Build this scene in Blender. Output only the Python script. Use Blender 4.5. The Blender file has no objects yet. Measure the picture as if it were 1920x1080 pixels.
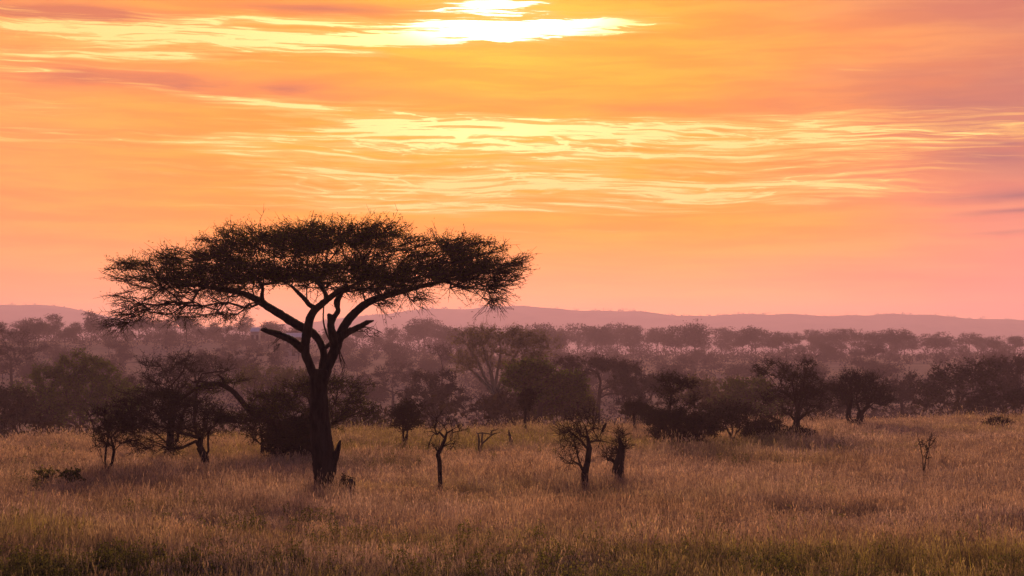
import bpy, math, random
import numpy as np
from mathutils import Vector, Euler

S = bpy.context.scene
COL = S.collection
rng = np.random.default_rng(7)
random.seed(7)

# ------------------------------------------------------------------ camera
FPX, HC, HROW = 3200.0, 5.0, 660.0          # focal length in 1920-px units, eye height, eye-level row
TILT = math.atan((HROW - 540.0) / FPX)
cam = bpy.data.cameras.new("camera")
cam.lens = 60.0
cam.sensor_width = 36.0
cam.clip_start = 0.5
cam.clip_end = 20000.0
camo = bpy.data.objects.new("camera", cam)
camo.location = (0, 0, HC)
camo.rotation_euler = (math.pi / 2 + TILT, 0, 0)
COL.objects.link(camo)
S.camera = camo


def ray(px, row):
    a, b = (px - 960.0) / FPX, (540.0 - row) / FPX
    d = np.array([a, math.cos(TILT) - b * math.sin(TILT), math.sin(TILT) + b * math.cos(TILT)])
    return d / d[1]


def P(px, row, d):
    r = ray(px, row)
    return np.array([r[0] * d, d, HC + r[2] * d])


# ------------------------------------------------------------------ render settings
S.render.engine = 'CYCLES'
S.view_settings.view_transform = 'Standard'
S.view_settings.look = 'None'
S.view_settings.exposure = 0.0
S.view_settings.gamma = 1.0
S.cycles.max_bounces = 5
S.cycles.diffuse_bounces = 2
S.cycles.glossy_bounces = 1
S.cycles.transmission_bounces = 3
S.cycles.volume_bounces = 0
S.cycles.use_denoising = True
S.cycles.sample_clamp_indirect = 4.0


# ------------------------------------------------------------------ node helper
class NT:
    def __init__(self, tree):
        self.t = tree
        tree.nodes.clear()

    def n(self, typ, **kw):
        nd = self.t.nodes.new(typ)
        for k, v in kw.items():
            setattr(nd, k, v)
        return nd

    def link(self, a, b):
        self.t.links.new(a, b)

    def put(self, sock, v):
        if isinstance(v, bpy.types.NodeSocket):
            self.t.links.new(v, sock)
        elif isinstance(v, (tuple, list)) and len(v) == 3 and sock.type == 'RGBA':
            sock.default_value = (*v, 1)
        else:
            sock.default_value = v

    def m(self, op, a, b=0.0, c=0.0, clamp=False):
        nd = self.n('ShaderNodeMath', operation=op, use_clamp=clamp)
        for s, v in zip(nd.inputs, (a, b, c)):
            self.put(s, v)
        return nd.outputs[0]

    def ss(self, v, lo, hi, a=0.0, b=1.0):
        nd = self.n('ShaderNodeMapRange', interpolation_type='SMOOTHSTEP')
        for s, x in zip(nd.inputs[:5], (v, lo, hi, a, b)):
            self.put(s, x)
        return nd.outputs[0]

    def mix(self, f, a, b, mode='MIX'):
        nd = self.n('ShaderNodeMix', data_type='RGBA', blend_type=mode)
        self.put(nd.inputs[0], f)
        self.put(nd.inputs[6], a)
        self.put(nd.inputs[7], b)
        return nd.outputs[2]

    def xyz(self, x, y, z):
        nd = self.n('ShaderNodeCombineXYZ')
        for s, v in zip(nd.inputs, (x, y, z)):
            self.put(s, v)
        return nd.outputs[0]

    def noise(self, vec, scale, detail=4.0, rough=0.55, dist=0.0):
        nd = self.n('ShaderNodeTexNoise')
        if vec is not None:
            self.put(nd.inputs['Vector'], vec)
        nd.inputs['Scale'].default_value = scale
        nd.inputs['Detail'].default_value = detail
        nd.inputs['Roughness'].default_value = rough
        nd.inputs['Distortion'].default_value = dist
        return nd.outputs[0]


# ------------------------------------------------------------------ sun direction
SUN_PX, SUN_ROW = 935.0, 10.0
sd = ray(SUN_PX, SUN_ROW)
SUN_AZ = math.atan2(sd[0], sd[1])
SUN_EL = math.atan2(sd[2], math.hypot(sd[0], sd[1]))

# ------------------------------------------------------------------ world: dawn sky with cloud streaks
W = bpy.data.worlds.new("World")
S.world = W
W.use_nodes = True
w = NT(W.node_tree)
out = w.n('ShaderNodeOutputWorld')
bg = w.n('ShaderNodeBackground')
bg.inputs[1].default_value = 1.0
w.link(bg.outputs[0], out.inputs[0])
tc = w.n('ShaderNodeTexCoord')
sep = w.n('ShaderNodeSeparateXYZ')
w.link(tc.outputs['Generated'], sep.inputs[0])
X, Y, Z = sep.outputs
AZ = w.m('ARCTAN2', X, Y)
EL = w.m('ARCSINE', Z)
U = w.m('MULTIPLY', AZ, FPX / 100.0)        # hundreds of pixels of the photograph, measured as angles
V = w.m('MULTIPLY', EL, FPX / 100.0)
UV = w.xyz(U, V, 0.0)


def uv(px, row):
    r = ray(px, row)
    return (math.atan2(r[0], r[1]) * FPX / 100.0, math.atan2(r[2], math.hypot(r[0], r[1])) * FPX / 100.0)


def blob(px, row, rx, ry, ang=0.0, vec=None, kind='QUADRATIC_SPHERE'):
    mp = w.n('ShaderNodeMapping', vector_type='TEXTURE')
    w.put(mp.inputs['Vector'], vec if vec is not None else UV)
    u, v = uv(px, row)
    mp.inputs['Location'].default_value = (u, v, 0)
    mp.inputs['Rotation'].default_value = (0, 0, math.radians(ang))
    mp.inputs['Scale'].default_value = (rx / 100.0, ry / 100.0, 1)
    g = w.n('ShaderNodeTexGradient', gradient_type=kind)
    w.link(mp.outputs[0], g.inputs[0])
    return g.outputs[1]


def bsum(lst, vec=None, kind='QUADRATIC_SPHERE'):
    acc = None
    for (px, row, rx, ry, ang, amp) in lst:
        b = w.m('MULTIPLY', blob(px, row, rx, ry, ang, vec, kind), amp)
        acc = b if acc is None else w.m('ADD', acc, b)
    return acc


sky = w.n('ShaderNodeTexSky', sky_type='NISHITA', sun_disc=False)
sky.sun_elevation = SUN_EL
sky.sun_rotation = SUN_AZ
sky.air_density = 1.5
sky.dust_density = 6.0
sky.ozone_density = 3.0
sky_c = w.mix(1.0, sky.outputs[0], (0.100, 0.074, 0.115), 'MULTIPLY')

# warped coordinates so the cloud edges wander
wn = w.n('ShaderNodeTexNoise')
w.link(w.xyz(w.m('MULTIPLY', U, 0.28), w.m('MULTIPLY', V, 1.2), 3.0), wn.inputs['Vector'])
wn.inputs['Scale'].default_value = 1.0
wn.inputs['Detail'].default_value = 3.0
wsep = w.n('ShaderNodeSeparateColor')
w.link(wn.outputs['Color'], wsep.inputs[0])
WU = w.m('MULTIPLY_ADD', w.m('SUBTRACT', wsep.outputs[0], 0.5), 1.6, U)
WV = w.m('MULTIPLY_ADD', w.m('SUBTRACT', wsep.outputs[1], 0.5), 0.42, V)
WUV = w.xyz(WU, WV, 0.0)

# smooth veil of thin cloud
nbig = w.noise(w.xyz(w.m('MULTIPLY', WU, 0.16), w.m('MULTIPLY', WV, 0.75), 20.0), 1.0, 4.0)
f1 = w.ss(V, 0.2, 2.6)
base = w.mix(f1, (1.95, 0.60, 0.22), (1.50, 0.43, 0.0))
base = w.mix(w.ss(V, 2.6, 6.6), base, (1.34, 0.435, 0.04))
right = w.ss(w.m('MULTIPLY_ADD', w.m('SUBTRACT', nbig, 0.5), 5.0, w.m('ADD', U, w.m('MULTIPLY', V, 0.22))), 3.5, 11.5)
base = w.mix(right, base, w.mix(w.ss(V, 1.0, 4.0), (1.15, 0.34, 0.27), (0.74, 0.24, 0.15)))
left = w.ss(U, -2.0, -11.0)
base = w.mix(w.m('MULTIPLY', left, 0.6), base, (1.2, 0.38, 0.14))
glow = bsum([(960, 60, 950, 520, 0, 0.45), (930, 20, 420, 230, 0, 0.9), (900, 270, 700, 160, 0, 0.35)])
base = w.mix(glow, base, w.mix(1.0, base, (0.08, 0.21, 0.02), 'ADD'))
vz = w.noise(w.xyz(w.m('MULTIPLY', WU, 0.30), w.m('MULTIPLY', WV, 3.4), 33.0), 1.0, 6.0, 0.6)
base = w.mix(w.m('MULTIPLY_ADD', w.m('SUBTRACT', w.ss(vz, 0.35, 0.68), 0.5), w.ss(V, 0.5, 3.5, 0.45, 1.0), 0.5), w.mix(1.0, base, (0.93, 0.86, 0.90), 'MULTIPLY'), w.mix(1.0, base, (1.05, 1.13, 1.0), 'MULTIPLY'))
# duskier drifts of cloud
dusk = bsum([(520, 165, 620, 60, -3, 0.9), (150, 150, 330, 45, 0, 0.7), (150, 30, 480, 44, -2, 2.0), (620, 14, 400, 34, 0, 1.2), (300, 158, 460, 46, -2, .8),
             (1250, 200, 620, 60, 0, 0.55), (1760, 190, 560, 120, 0, 0.8), (1880, 300, 240, 50, -4, 1.1), (1890, 268, 130, 12, -4, 0.9),
             (1880, 368, 260, 22, 0, 1.5), (1900, 398, 200, 12, 0, 1.1), (1890, 440, 160, 14, 0, 0.6), (1700, 520, 500, 60, 0, 0.45)], WUV)
dn = w.noise(w.xyz(w.m('MULTIPLY', WU, 0.45), w.m('MULTIPLY', WV, 2.4), 9.0), 1.0, 5.0)
dusk = w.m('MULTIPLY', dusk, w.ss(dn, 0.25, 0.65, 0.45, 1.0), clamp=True)
base = w.mix(dusk, base, w.mix(right, (0.78, 0.22, 0.10), (0.42, 0.145, 0.16)))

# bright streaks: wispy, strongly drawn out sideways
tilt = w.m('MULTIPLY', WU, 0.035)
sv = w.m('ADD', WV, tilt)
n1 = w.noise(w.xyz(w.m('MULTIPLY', WU, 0.30), w.m('MULTIPLY', sv, 7.5), 1.0), 1.0, 8.0, 0.62, 0.3)
n2 = w.noise(w.xyz(w.m('MULTIPLY', WU, 0.60), w.m('MULTIPLY', WV, 17.0), 5.0), 1.0, 6.0, 0.6, 0.4)
n3 = w.noise(w.xyz(w.m('MULTIPLY', WU, 0.30), w.m('MULTIPLY', sv, 3.4), 8.0), 1.0, 5.0, 0.55, 0.6)
fil = w.ss(w.m('ABSOLUTE', w.m('SUBTRACT', n3, 0.5)), 0.035, 0.0)
fil2 = w.ss(w.m('ABSOLUTE', w.m('SUBTRACT', n2, 0.52)), 0.04, 0.0)
nn = w.m('ADD', w.m('MULTIPLY', n1, 0.55), w.m('MULTIPLY', n2, 0.45))
fl = w.m('ADD', w.m('MULTIPLY', fil, 0.42), w.m('MULTIPLY', fil2, 0.16))
mask = bsum([(100, 55, 560, 46, -2, 1.1), (420, 72, 600, 50, -1, 1.15), (60, 105, 560, 40, 2, 1.15), (300, 108, 300, 26, 3, .8), (640, 40, 430, 46, 2, 1.1),
             (830, 72, 480, 34, 4, 1.9), (1000, 50, 360, 34, 3, 1.7), (900, 14, 190, 50, 0, 1.7), (1080, 48, 260, 20, 2, 1.1), (700, 76, 300, 20, 2, 1.0),
             (470, 190, 640, 20, -5, 1.25), (760, 212, 340, 18, -3, 1.0), (30, 190, 240, 46, 0, 0.8), (60, 240, 260, 16, 0, 1.0), (75, 137, 90, 12, 0, .9),
             (100, 262, 640, 20, 0, 0.95), (760, 232, 560, 44, -3, 1.3), (860, 262, 700, 60, 0, 1.35), (1080, 246, 460, 30, 1, 1.3),
             (1220, 268, 600, 30, -3, 1.1), (1480, 250, 620, 54, 0, 1.2), (1700, 242, 560, 44, -1, 1.2), (1580, 292, 560, 56, 3, 1.05),
             (1500, 320, 420, 40, -3, 0.95), (780, 305, 640, 60, 0, 1.0), (500, 272, 560, 40, 0, 0.8), (980, 345, 700, 40, -1, 1.1),
             (1200, 348, 700, 32, -1, 1.1), (960, 374, 760, 34, 0, 1.05), (1380, 362, 600, 34, 1, 0.95), (950, 394, 560, 22, 0, 1.0), (1520, 378, 260, 14, 4, .8),
             (1575, 130, 90, 8, 0, 0.8), (640, 345, 560, 80, 0, 0.65), (560, 390, 620, 44, 0, 0.5), (1120, 432, 150, 10, 2, 0.8), (988, 228, 60, 8, 0, .8), (1090, 298, 130, 8, 0, .9),
             (950, 450, 420, 26, 0, 0.5), (660, 106, 200, 12, 0, .7)], WUV, 'SPHERICAL')
core = bsum([(930, 6, 180, 24, 0, 0.6), (1010, 48, 290, 20, 2, 0.62), (760, 76, 430, 16, 3, 0.75), (520, 66, 420, 12, 1, .45), (880, 42, 260, 12, 2, .4), (850, 258, 360, 34, 0, 0.32), (1130, 246, 240, 16, 2, .35),
             (820, 236, 260, 14, -3, .3), (1500, 248, 300, 20, 0, .3), (1700, 262, 260, 14, -2, .25), (500, 192, 420, 10, -5, .4), (1000, 352, 300, 12, 0, .3), (700, 44, 260, 18, 0, .3), (60, 104, 420, 22, 2, .35), (300, 72, 420, 16, -1, .35), (480, 44, 300, 14, 2, .3), (100, 60, 300, 14, -2, .25)], WUV, 'SPHERICAL')
nl = w.noise(w.xyz(w.m('MULTIPLY', WU, 0.22), w.m('MULTIPLY', WV, 1.9), 12.0), 1.0, 3.0)
ms = w.ss(mask, 0.1, 2.3)
st = w.m('ADD', w.m('MULTIPLY', w.m('SUBTRACT', nn, 0.5), 4.8), w.m('ADD', core, w.m('MULTIPLY', ms, w.m('ADD', fl, 0.62))))
st = w.m('ADD', st, w.m('MULTIPLY', w.m('SUBTRACT', nl, 0.5), 1.5))
s_soft = w.m('MULTIPLY', w.ss(st, 0.05, 0.95), w.ss(mask, 0.0, 0.6))
s_hard = w.m('MULTIPLY', w.ss(st, 0.72, 1.02), w.ss(mask, 0.02, 0.5))
near = bsum([(940, 25, 900, 330, 0, 1.5), (930, 30, 420, 110, 0, 2.0), (930, 255, 560, 110, 0, 0.8)])
c = w.mix(w.m('MULTIPLY', s_soft, 0.75), base, (1.20, 0.66, 0.17))
hot = w.mix(w.m('MINIMUM', near, 1.0), (1.35, 0.86, 0.28), (1.7, 1.35, 0.50))
hot = w.mix(w.ss(near, 1.0, 2.2), hot, (2.9, 2.6, 1.9))
c = w.mix(w.m('MULTIPLY', s_hard, 0.97), c, hot)

# the cloud veil belongs to the sunrise side and thins out overhead and behind
front = w.m('MULTIPLY', w.ss(w.m('ABSOLUTE', AZ), 1.5, 0.45), w.ss(EL, 0.75, 0.24))
final = w.mix(front, sky_c, c)
w.link(final, bg.inputs[0])

# ------------------------------------------------------------------ sun (veiled by cloud)
sl = bpy.data.lights.new("sun", 'SUN')
sl.energy = 5.0
sl.angle = math.radians(14)
sl.color = (1.0, 0.57, 0.30)
so = bpy.data.objects.new("sun", sl)
so.rotation_euler = Vector((math.cos(SUN_EL) * math.sin(SUN_AZ), math.cos(SUN_EL) * math.cos(SUN_AZ), math.sin(SUN_EL))).to_track_quat('Z', 'Y').to_euler()
so.location = (0, 0, 60)
COL.objects.link(so)


# ------------------------------------------------------------------ terrain
def sstep(a, b, x):
    t = np.clip((x - a) / (b - a), 0, 1)
    return t * t * (3 - 2 * t)


def vnoise(x, y, s):
    x, y = np.asarray(x, float) / s, np.asarray(y, float) / s
    return (np.sin(x * 1.7 + 1.3 * np.sin(y * 1.1 + .7)) + np.sin(y * 1.9 + 1.1 * np.sin(x * 1.3 + 2.1)) + np.sin((x + y) * 1.23 + 4.0)) / 3


def H(x, y):
    x = np.asarray(x, float)
    y = np.asarray(y, float)
    u = np.clip(x / np.maximum(y, 40.0), -0.5, 0.5)
    e = 101 + 53 * u
    z = 0.10 * vnoise(x, y, 11.0)
    z = z - 8.0 * sstep(0, 60, y - e)
    z = z + 10.0 * sstep(270, 600, y)
    z = z + 7.0 * sstep(0.0, -0.16, u) * sstep(300, 620, y)
    z = z + 0.5 * vnoise(x, y, 60.0) * sstep(0, 80, y - e)
    return z


GRASS = 0.30


def G(px, row):
    """point of the field whose grass tops are seen at this place of the photograph"""
    lo, hi = 15.0, 99 + 53 * (px - 960) / FPX      # never beyond the crest of the field
    for _ in range(40):
        d = 0.5 * (lo + hi)
        p = P(px, row, d)
        if p[2] > H(p[0], p[1]) + GRASS:
            lo = d
        else:
            hi = d
    p = P(px, row, lo)
    p[2] = H(p[0], p[1])
    return p


# ------------------------------------------------------------------ mesh building
class MB:
    def __init__(self):
        self.v, self.f, self.fm, self.n = [], [], [], 0

    def add(self, v, f, mat=0):
        v = np.asarray(v, float).reshape(-1, 3)
        f = np.asarray(f, int)
        if len(v) == 0 or len(f) == 0:
            return
        self.v.append(v)
        self.f.append(f + self.n)
        self.fm.append(np.full(len(f), mat))
        self.n += len(v)

    def mesh(self, name, mats, smooth=False):
        me = bpy.data.meshes.new(name)
        v = np.concatenate(self.v)
        me.vertices.add(len(v))
        me.vertices.foreach_set('co', v.ravel())
        tot = np.concatenate([np.full(len(f), f.shape[1]) for f in self.f])
        idx = np.concatenate([f.ravel() for f in self.f])
        me.loops.add(len(idx))
        me.loops.foreach_set('vertex_index', idx)
        me.polygons.add(len(tot))
        start = np.concatenate([[0], np.cumsum(tot)[:-1]])
        me.polygons.foreach_set('loop_start', start)
        me.polygons.foreach_set('loop_total', tot)
        me.polygons.foreach_set('material_index', np.concatenate(self.fm))
        me.polygons.foreach_set('use_smooth', np.full(len(tot), smooth))
        for m_ in mats:
            me.materials.append(m_)
        me.update(calc_edges=True)
        me.validate()
        return me

    def build(self, name, mats, parent=None, smooth=False):
        o = bpy.data.objects.new(name, self.mesh(name, mats, smooth))
        COL.objects.link(o)
        if parent is not None:
            o.parent = parent
        return o


def unit(a):
    return a / np.maximum(np.linalg.norm(a, axis=-1, keepdims=True), 1e-9)


def frame(d):
    ref = np.where(np.abs(d[:, 2:3]) > 0.9, np.array([[1.0, 0, 0]]), np.array([[0, 0, 1.0]]))
    s = unit(np.cross(d, ref))
    return s, np.cross(s, d)


def tubes(mb, p0, p1, r0, r1, k=5, mat=0):
    n = len(p0)
    if n == 0:
        return
    d = unit(p1 - p0)
    s, t = frame(d)
    a = np.arange(k) / k * 2 * math.pi
    off = np.cos(a)[None, :, None] * s[:, None, :] + np.sin(a)[None, :, None] * t[:, None, :]
    A = p0[:, None, :] + off * np.asarray(r0)[:, None, None]
    B = p1[:, None, :] + off * np.asarray(r1)[:, None, None]
    v = np.concatenate([A, B], 1).reshape(-1, 3)
    i = np.arange(k)
    j = (i + 1) % k
    q = np.stack([i, j, j + k, i + k], 1)
    f = (q[None] + (np.arange(n) * 2 * k)[:, None, None]).reshape(-1, 4)
    mb.add(v, f, mat)


def sweep(mb, pts, rad, k=10, mat=0, rough=0.06, seed=0, step=0.12):
    r_ = np.random.default_rng(seed)
    pts = np.asarray(pts, float)
    rad = np.asarray(rad, float)
    n = len(pts)
    ext = np.vstack([2 * pts[0] - pts[1], pts, 2 * pts[-1] - pts[-2]])
    P_, R_ = [], []
    for i in range(n - 1):
        p0, p1, p2, p3 = ext[i:i + 4]
        m = max(2, int(np.linalg.norm(p2 - p1) / step))
        for t in np.arange(m) / m:
            P_.append(0.5 * ((2 * p1) + (-p0 + p2) * t + (2 * p0 - 5 * p1 + 4 * p2 - p3) * t * t + (-p0 + 3 * p1 - 3 * p2 + p3) * t ** 3))
            R_.append(rad[i] * (1 - t) + rad[i + 1] * t)
    P_.append(pts[-1])
    R_.append(rad[-1])
    P_, R_ = np.array(P_), np.array(R_)
    m = len(P_)
    tan = unit(np.gradient(P_, axis=0))
    s = np.zeros_like(P_)
    s0, _ = frame(tan[:1])
    cur = s0[0]
    for i in range(m):
        cur = cur - tan[i] * np.dot(cur, tan[i])
        cur = cur / np.linalg.norm(cur)
        s[i] = cur
    t_ = np.cross(tan, s)
    a = np.arange(k) / k * 2 * math.pi
    ridge = 1 + rough * r_.normal(size=(1, k)) + rough * 0.7 * r_.normal(size=(m, k))
    v = P_[:, None, :] + (np.cos(a)[None, :, None] * s[:, None, :] + np.sin(a)[None, :, None] * t_[:, None, :]) * (R_[:, None] * ridge)[:, :, None]
    i = np.arange(k)
    j = (i + 1) % k
    q = np.stack([i, j, j + k, i + k], 1)
    f = (q[None] + (np.arange(m - 1) * k)[:, None, None]).reshape(-1, 4)
    mb.add(v.reshape(-1, 3), f, mat)
    mb.add(v[-1], np.arange(k)[None, :], mat)
    return P_, R_


def leaves(mb, c, ax, nrm, L, Wd, mat=0):
    if len(c) == 0:
        return
    ax = unit(ax)
    sd_ = unit(np.cross(ax, nrm))
    L = np.asarray(L)[:, None]
    Wd = np.asarray(Wd)[:, None]
    v = np.stack([c - ax * L * .5, c + sd_ * Wd * .5, c + ax * L * .5, c - sd_ * Wd * .5], 1).reshape(-1, 3)
    f = np.arange(len(c) * 4).reshape(-1, 4)
    mb.add(v, f, mat)


def grow(sk, targets, seg, r_, wob=0.08, up=0.15):
    """join every target to the growing skeleton; sk = list of polylines (first point of the first one is the root)"""
    pts, par, dirs = [], [], []
    for ln in sk:
        ln = np.asarray(ln, float)
        prev = -1
        if pts:
            prev = int(np.argmin(np.linalg.norm(np.array(pts) - ln[0], axis=1)))
        for i, p in enumerate(ln):
            pts.append(p)
            par.append(prev)
            dirs.append(unit(ln[min(i + 1, len(ln) - 1)] - ln[max(i - 1, 0)]))
            prev = len(pts) - 1
    nsk = len(pts)
    root = pts[0]
    arr = np.zeros((nsk + len(targets) * 14 + 16, 3))
    arr[:nsk] = pts
    cnt = nsk
    skel_low = 0 if nsk < 3 else 1
    order = np.argsort([np.min(np.linalg.norm(arr[:nsk] - t, axis=1)) for t in targets])
    tips = []
    for ti in order:
        t = targets[ti]
        dv = t - arr[:cnt]
        dl = np.linalg.norm(dv, axis=1)
        outw = unit(t - root)
        cosg = (dv @ outw) / np.maximum(dl, 1e-6)
        cost = dl * (1.75 - cosg)
        cost[:skel_low] += 1e3
        b = int(np.argmin(cost))
        n = int(np.clip(round(dl[b] / seg), 1, 12))
        p = arr[b].copy()
        ctrl = p + dirs[b] * dl[b] * 0.4 + np.array([0, 0, up * dl[b]])
        prev = b
        last = p
        for q in range(1, n + 1):
            s = q / n
            pos = p * (1 - s) ** 2 + ctrl * 2 * s * (1 - s) + t * s * s
            if q < n:
                pos = pos + r_.normal(size=3) * wob * seg
            arr[cnt] = pos
            par.append(prev)
            dirs.append(unit(pos - last))
            last = pos
            prev = cnt
            cnt += 1
        tips.append(prev)
    return arr[:cnt], np.array(par), np.array(dirs), nsk, tips


def pipe(par, tip_r, ex=2.4):
    n = len(par)
    acc = np.zeros(n)
    r = np.zeros(n)
    for i in range(n - 1, -1, -1):
        if acc[i] == 0:
            acc[i] = tip_r ** ex
        r[i] = acc[i] ** (1 / ex)
        if par[i] >= 0:
            acc[par[i]] += acc[i]
    return r


def foliage(mb, tips, tdir, r_, ntw=6, tlen=0.6, nleaf=10, ll=0.09, lw=0.035, flat=0.5, upb=0.15, spread=0.9, bark=0, leaf=1, tw_r=0.012, droop=0.0):
    """twigs fanning out of every branch tip, with leaflets along them"""
    n = len(tips)
    p0 = np.repeat(tips, ntw, 0)
    d = np.repeat(tdir, ntw, 0) * 0.75 + r_.normal(size=(n * ntw, 3)) * spread * np.array([1, 1, flat]) + np.array([0, 0, upb - droop])
    d = unit(d)
    L = tlen * r_.uniform(0.45, 1.15, n * ntw)
    mid = p0 + d * (L * 0.55)[:, None]
    d2 = unit(d + r_.normal(size=d.shape) * 0.35 + np.array([0, 0, upb * 0.5 - droop]))
    p1 = mid + d2 * (L * 0.5)[:, None]
    tubes(mb, p0, mid, np.full(len(p0), tw_r), np.full(len(p0), tw_r * .75), 3, bark)
    tubes(mb, mid, p1, np.full(len(p0), tw_r * .75), np.full(len(p0), tw_r * .3), 3, bark)
    # side spurs
    q = r_.uniform(0.2, 0.95, (len(p0), 2))
    for kk in range(2):
        s = q[:, kk:kk + 1]
        b = np.where(s < .55, p0 + (mid - p0) * s / .55, mid + (p1 - mid) * (s - .55) / .45)
        sdv = unit(d + r_.normal(size=d.shape) * 0.8)
        tubes(mb, b, b + sdv * (L * .35)[:, None], np.full(len(p0), tw_r * .6), np.full(len(p0), tw_r * .25), 3, bark)
    if nleaf > 0:
        m = len(p0) * nleaf
        s = r_.uniform(0.05, 0.92, m)[:, None]
        a, b, e = np.repeat(p0, nleaf, 0), np.repeat(mid, nleaf, 0), np.repeat(p1, nleaf, 0)
        c_ = np.where(s < .55, a + (b - a) * s / .55, b + (e - b) * (s - .55) / .45)
        c_ = c_ + r_.normal(size=c_.shape) * tlen * 0.10
        ax = np.repeat(d, nleaf, 0) * 0.5 + r_.normal(size=c_.shape) * np.array([.8, .8, .5])
        nr = r_.normal(size=c_.shape) + np.array([0, 0, 0.5])
        leaves(mb, c_, ax, nr, ll * r_.uniform(.6, 1.3, m), lw * r_.uniform(.6, 1.3, m), leaf)


# ------------------------------------------------------------------ materials
def mat_leaf(name, c1, c2, scale=1.2, trans=0.35, ny=None):
    m_ = bpy.data.materials.new(name)
    m_.use_nodes = True
    t = NT(m_.node_tree)
    o = t.n('ShaderNodeOutputMaterial')
    geo = t.n('ShaderNodeNewGeometry')
    nz = t.noise(geo.outputs['Position'], scale, 3.0)
    rnd = t.m('MULTIPLY_ADD', geo.outputs['Random Per Island'], 0.5, t.m('SUBTRACT', nz, 0.25))
    col = t.mix(t.ss(rnd, 0.25, 0.75), c1, c2)
    d = t.n('ShaderNodeBsdfDiffuse')
    tr = t.n('ShaderNodeBsdfTranslucent')
    t.link(col, d.inputs[0])
    t.link(col, tr.inputs[0])
    mx = t.n('ShaderNodeMixShader')
    mx.inputs[0].default_value = trans
    t.link(d.outputs[0], mx.inputs[1])
    t.link(tr.outputs[0], mx.inputs[2])
    t.link(mx.outputs[0], o.inputs[0])
    return m_


def mat_bark(name, c1, c2, scale=6.0):
    m_ = bpy.data.materials.new(name)
    m_.use_nodes = True
    t = NT(m_.node_tree)
    o = t.n('ShaderNodeOutputMaterial')
    geo = t.n('ShaderNodeNewGeometry')
    mp = t.n('ShaderNodeMapping')
    mp.inputs['Scale'].default_value = (1, 1, 0.22)
    t.link(geo.outputs['Position'], mp.inputs[0])
    nz = t.noise(mp.outputs[0], scale, 6.0, 0.65, 0.4)
    col = t.mix(t.ss(nz, 0.35, 0.68), c1, c2)
    b = t.n('ShaderNodeBsdfPrincipled')
    b.inputs['Roughness'].default_value = 0.92
    b.inputs['Specular IOR Level'].default_value = 0.15
    t.link(col, b.inputs['Base Color'])
    bp = t.n('ShaderNodeBump')
    bp.inputs['Strength'].default_value = 0.7
    bp.inputs['Distance'].default_value = 0.04
    t.link(nz, bp.inputs['Height'])
    t.link(bp.outputs[0], b.inputs['Normal'])
    t.link(b.outputs[0], o.inputs[0])
    return m_


M = {}
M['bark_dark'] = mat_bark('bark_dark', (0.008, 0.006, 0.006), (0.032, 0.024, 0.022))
M['bark_brown'] = mat_bark('bark_brown', (0.03, 0.02, 0.017), (0.08, 0.055, 0.045))
M['bark_pale'] = mat_bark('bark_pale', (0.16, 0.12, 0.07), (0.30, 0.24, 0.14))
M['deadwood'] = mat_bark('deadwood', (0.03, 0.022, 0.018), (0.09, 0.07, 0.06))
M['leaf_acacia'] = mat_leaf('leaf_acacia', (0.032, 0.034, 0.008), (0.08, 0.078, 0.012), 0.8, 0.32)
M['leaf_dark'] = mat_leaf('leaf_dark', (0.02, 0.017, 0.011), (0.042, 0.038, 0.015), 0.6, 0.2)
M['leaf_green'] = mat_leaf('leaf_green', (0.05, 0.065, 0.010), (0.12, 0.145, 0.016), 0.4, 0.4)
M['leaf_olive'] = mat_leaf('leaf_olive', (0.075, 0.065, 0.015), (0.135, 0.12, 0.025), 0.35, 0.4)
M['leaf_gold'] = mat_leaf('leaf_gold', (0.10, 0.08, 0.02), (0.19, 0.15, 0.03), 0.35, 0.45)
M['leaf_brown'] = mat_leaf('leaf_brown', (0.036, 0.024, 0.02), (0.062, 0.045, 0.028), 0.35, 0.25)
M['leaf_far'] = mat_leaf('leaf_far', (0.038, 0.026, 0.022), (0.062, 0.046, 0.03), 0.12, 0.2)
M['leaf_weed'] = mat_leaf('leaf_weed', (0.12, 0.12, 0.03), (0.21, 0.19, 0.045), 1.5, 0.5)


def thing(name, label, cat, loc, group=None):
    o = bpy.data.objects.new(name, None)
    o.empty_display_size = 0.3
    o.location = loc
    COL.objects.link(o)
    return tag(o, label, cat, group)


def tag(o, label, cat, group=None, kind=None):
    if label:
        o['label'] = label
    if cat:
        o['category'] = cat
    if group:
        o['group'] = group
    if kind:
        o['kind'] = kind
    return o


# ------------------------------------------------------------------ ground sheet
def ground_material():
    m_ = bpy.data.materials.new('dry_ground')
    m_.use_nodes = True
    t = NT(m_.node_tree)
    o = t.n('ShaderNodeOutputMaterial')
    geo = t.n('ShaderNodeNewGeometry')
    n1_ = t.noise(geo.outputs['Position'], 0.9, 6.0, 0.7)
    mp = t.n('ShaderNodeMapping')
    mp.inputs['Scale'].default_value = (0.25, 1.0, 1)
    t.link(geo.outputs['Position'], mp.inputs[0])
    n2_ = t.noise(mp.outputs[0], 0.045, 6.0, 0.65, 0.5)
    col = t.mix(t.ss(n1_, 0.3, 0.7), (0.20, 0.14, 0.095), (0.36, 0.26, 0.18))
    col = t.mix(t.m('MULTIPLY', t.ss(n2_, 0.50, 0.62), 0.8), col, (0.36, 0.25, 0.16))
    col = t.mix(t.m('MULTIPLY', t.ss(n2_, 0.46, 0.36), 0.6), col, (0.07, 0.055, 0.035))
    b = t.n('ShaderNodeBsdfDiffuse')
    t.link(col, b.inputs[0])
    t.link(b.outputs[0], o.inputs[0])
    return m_


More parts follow.
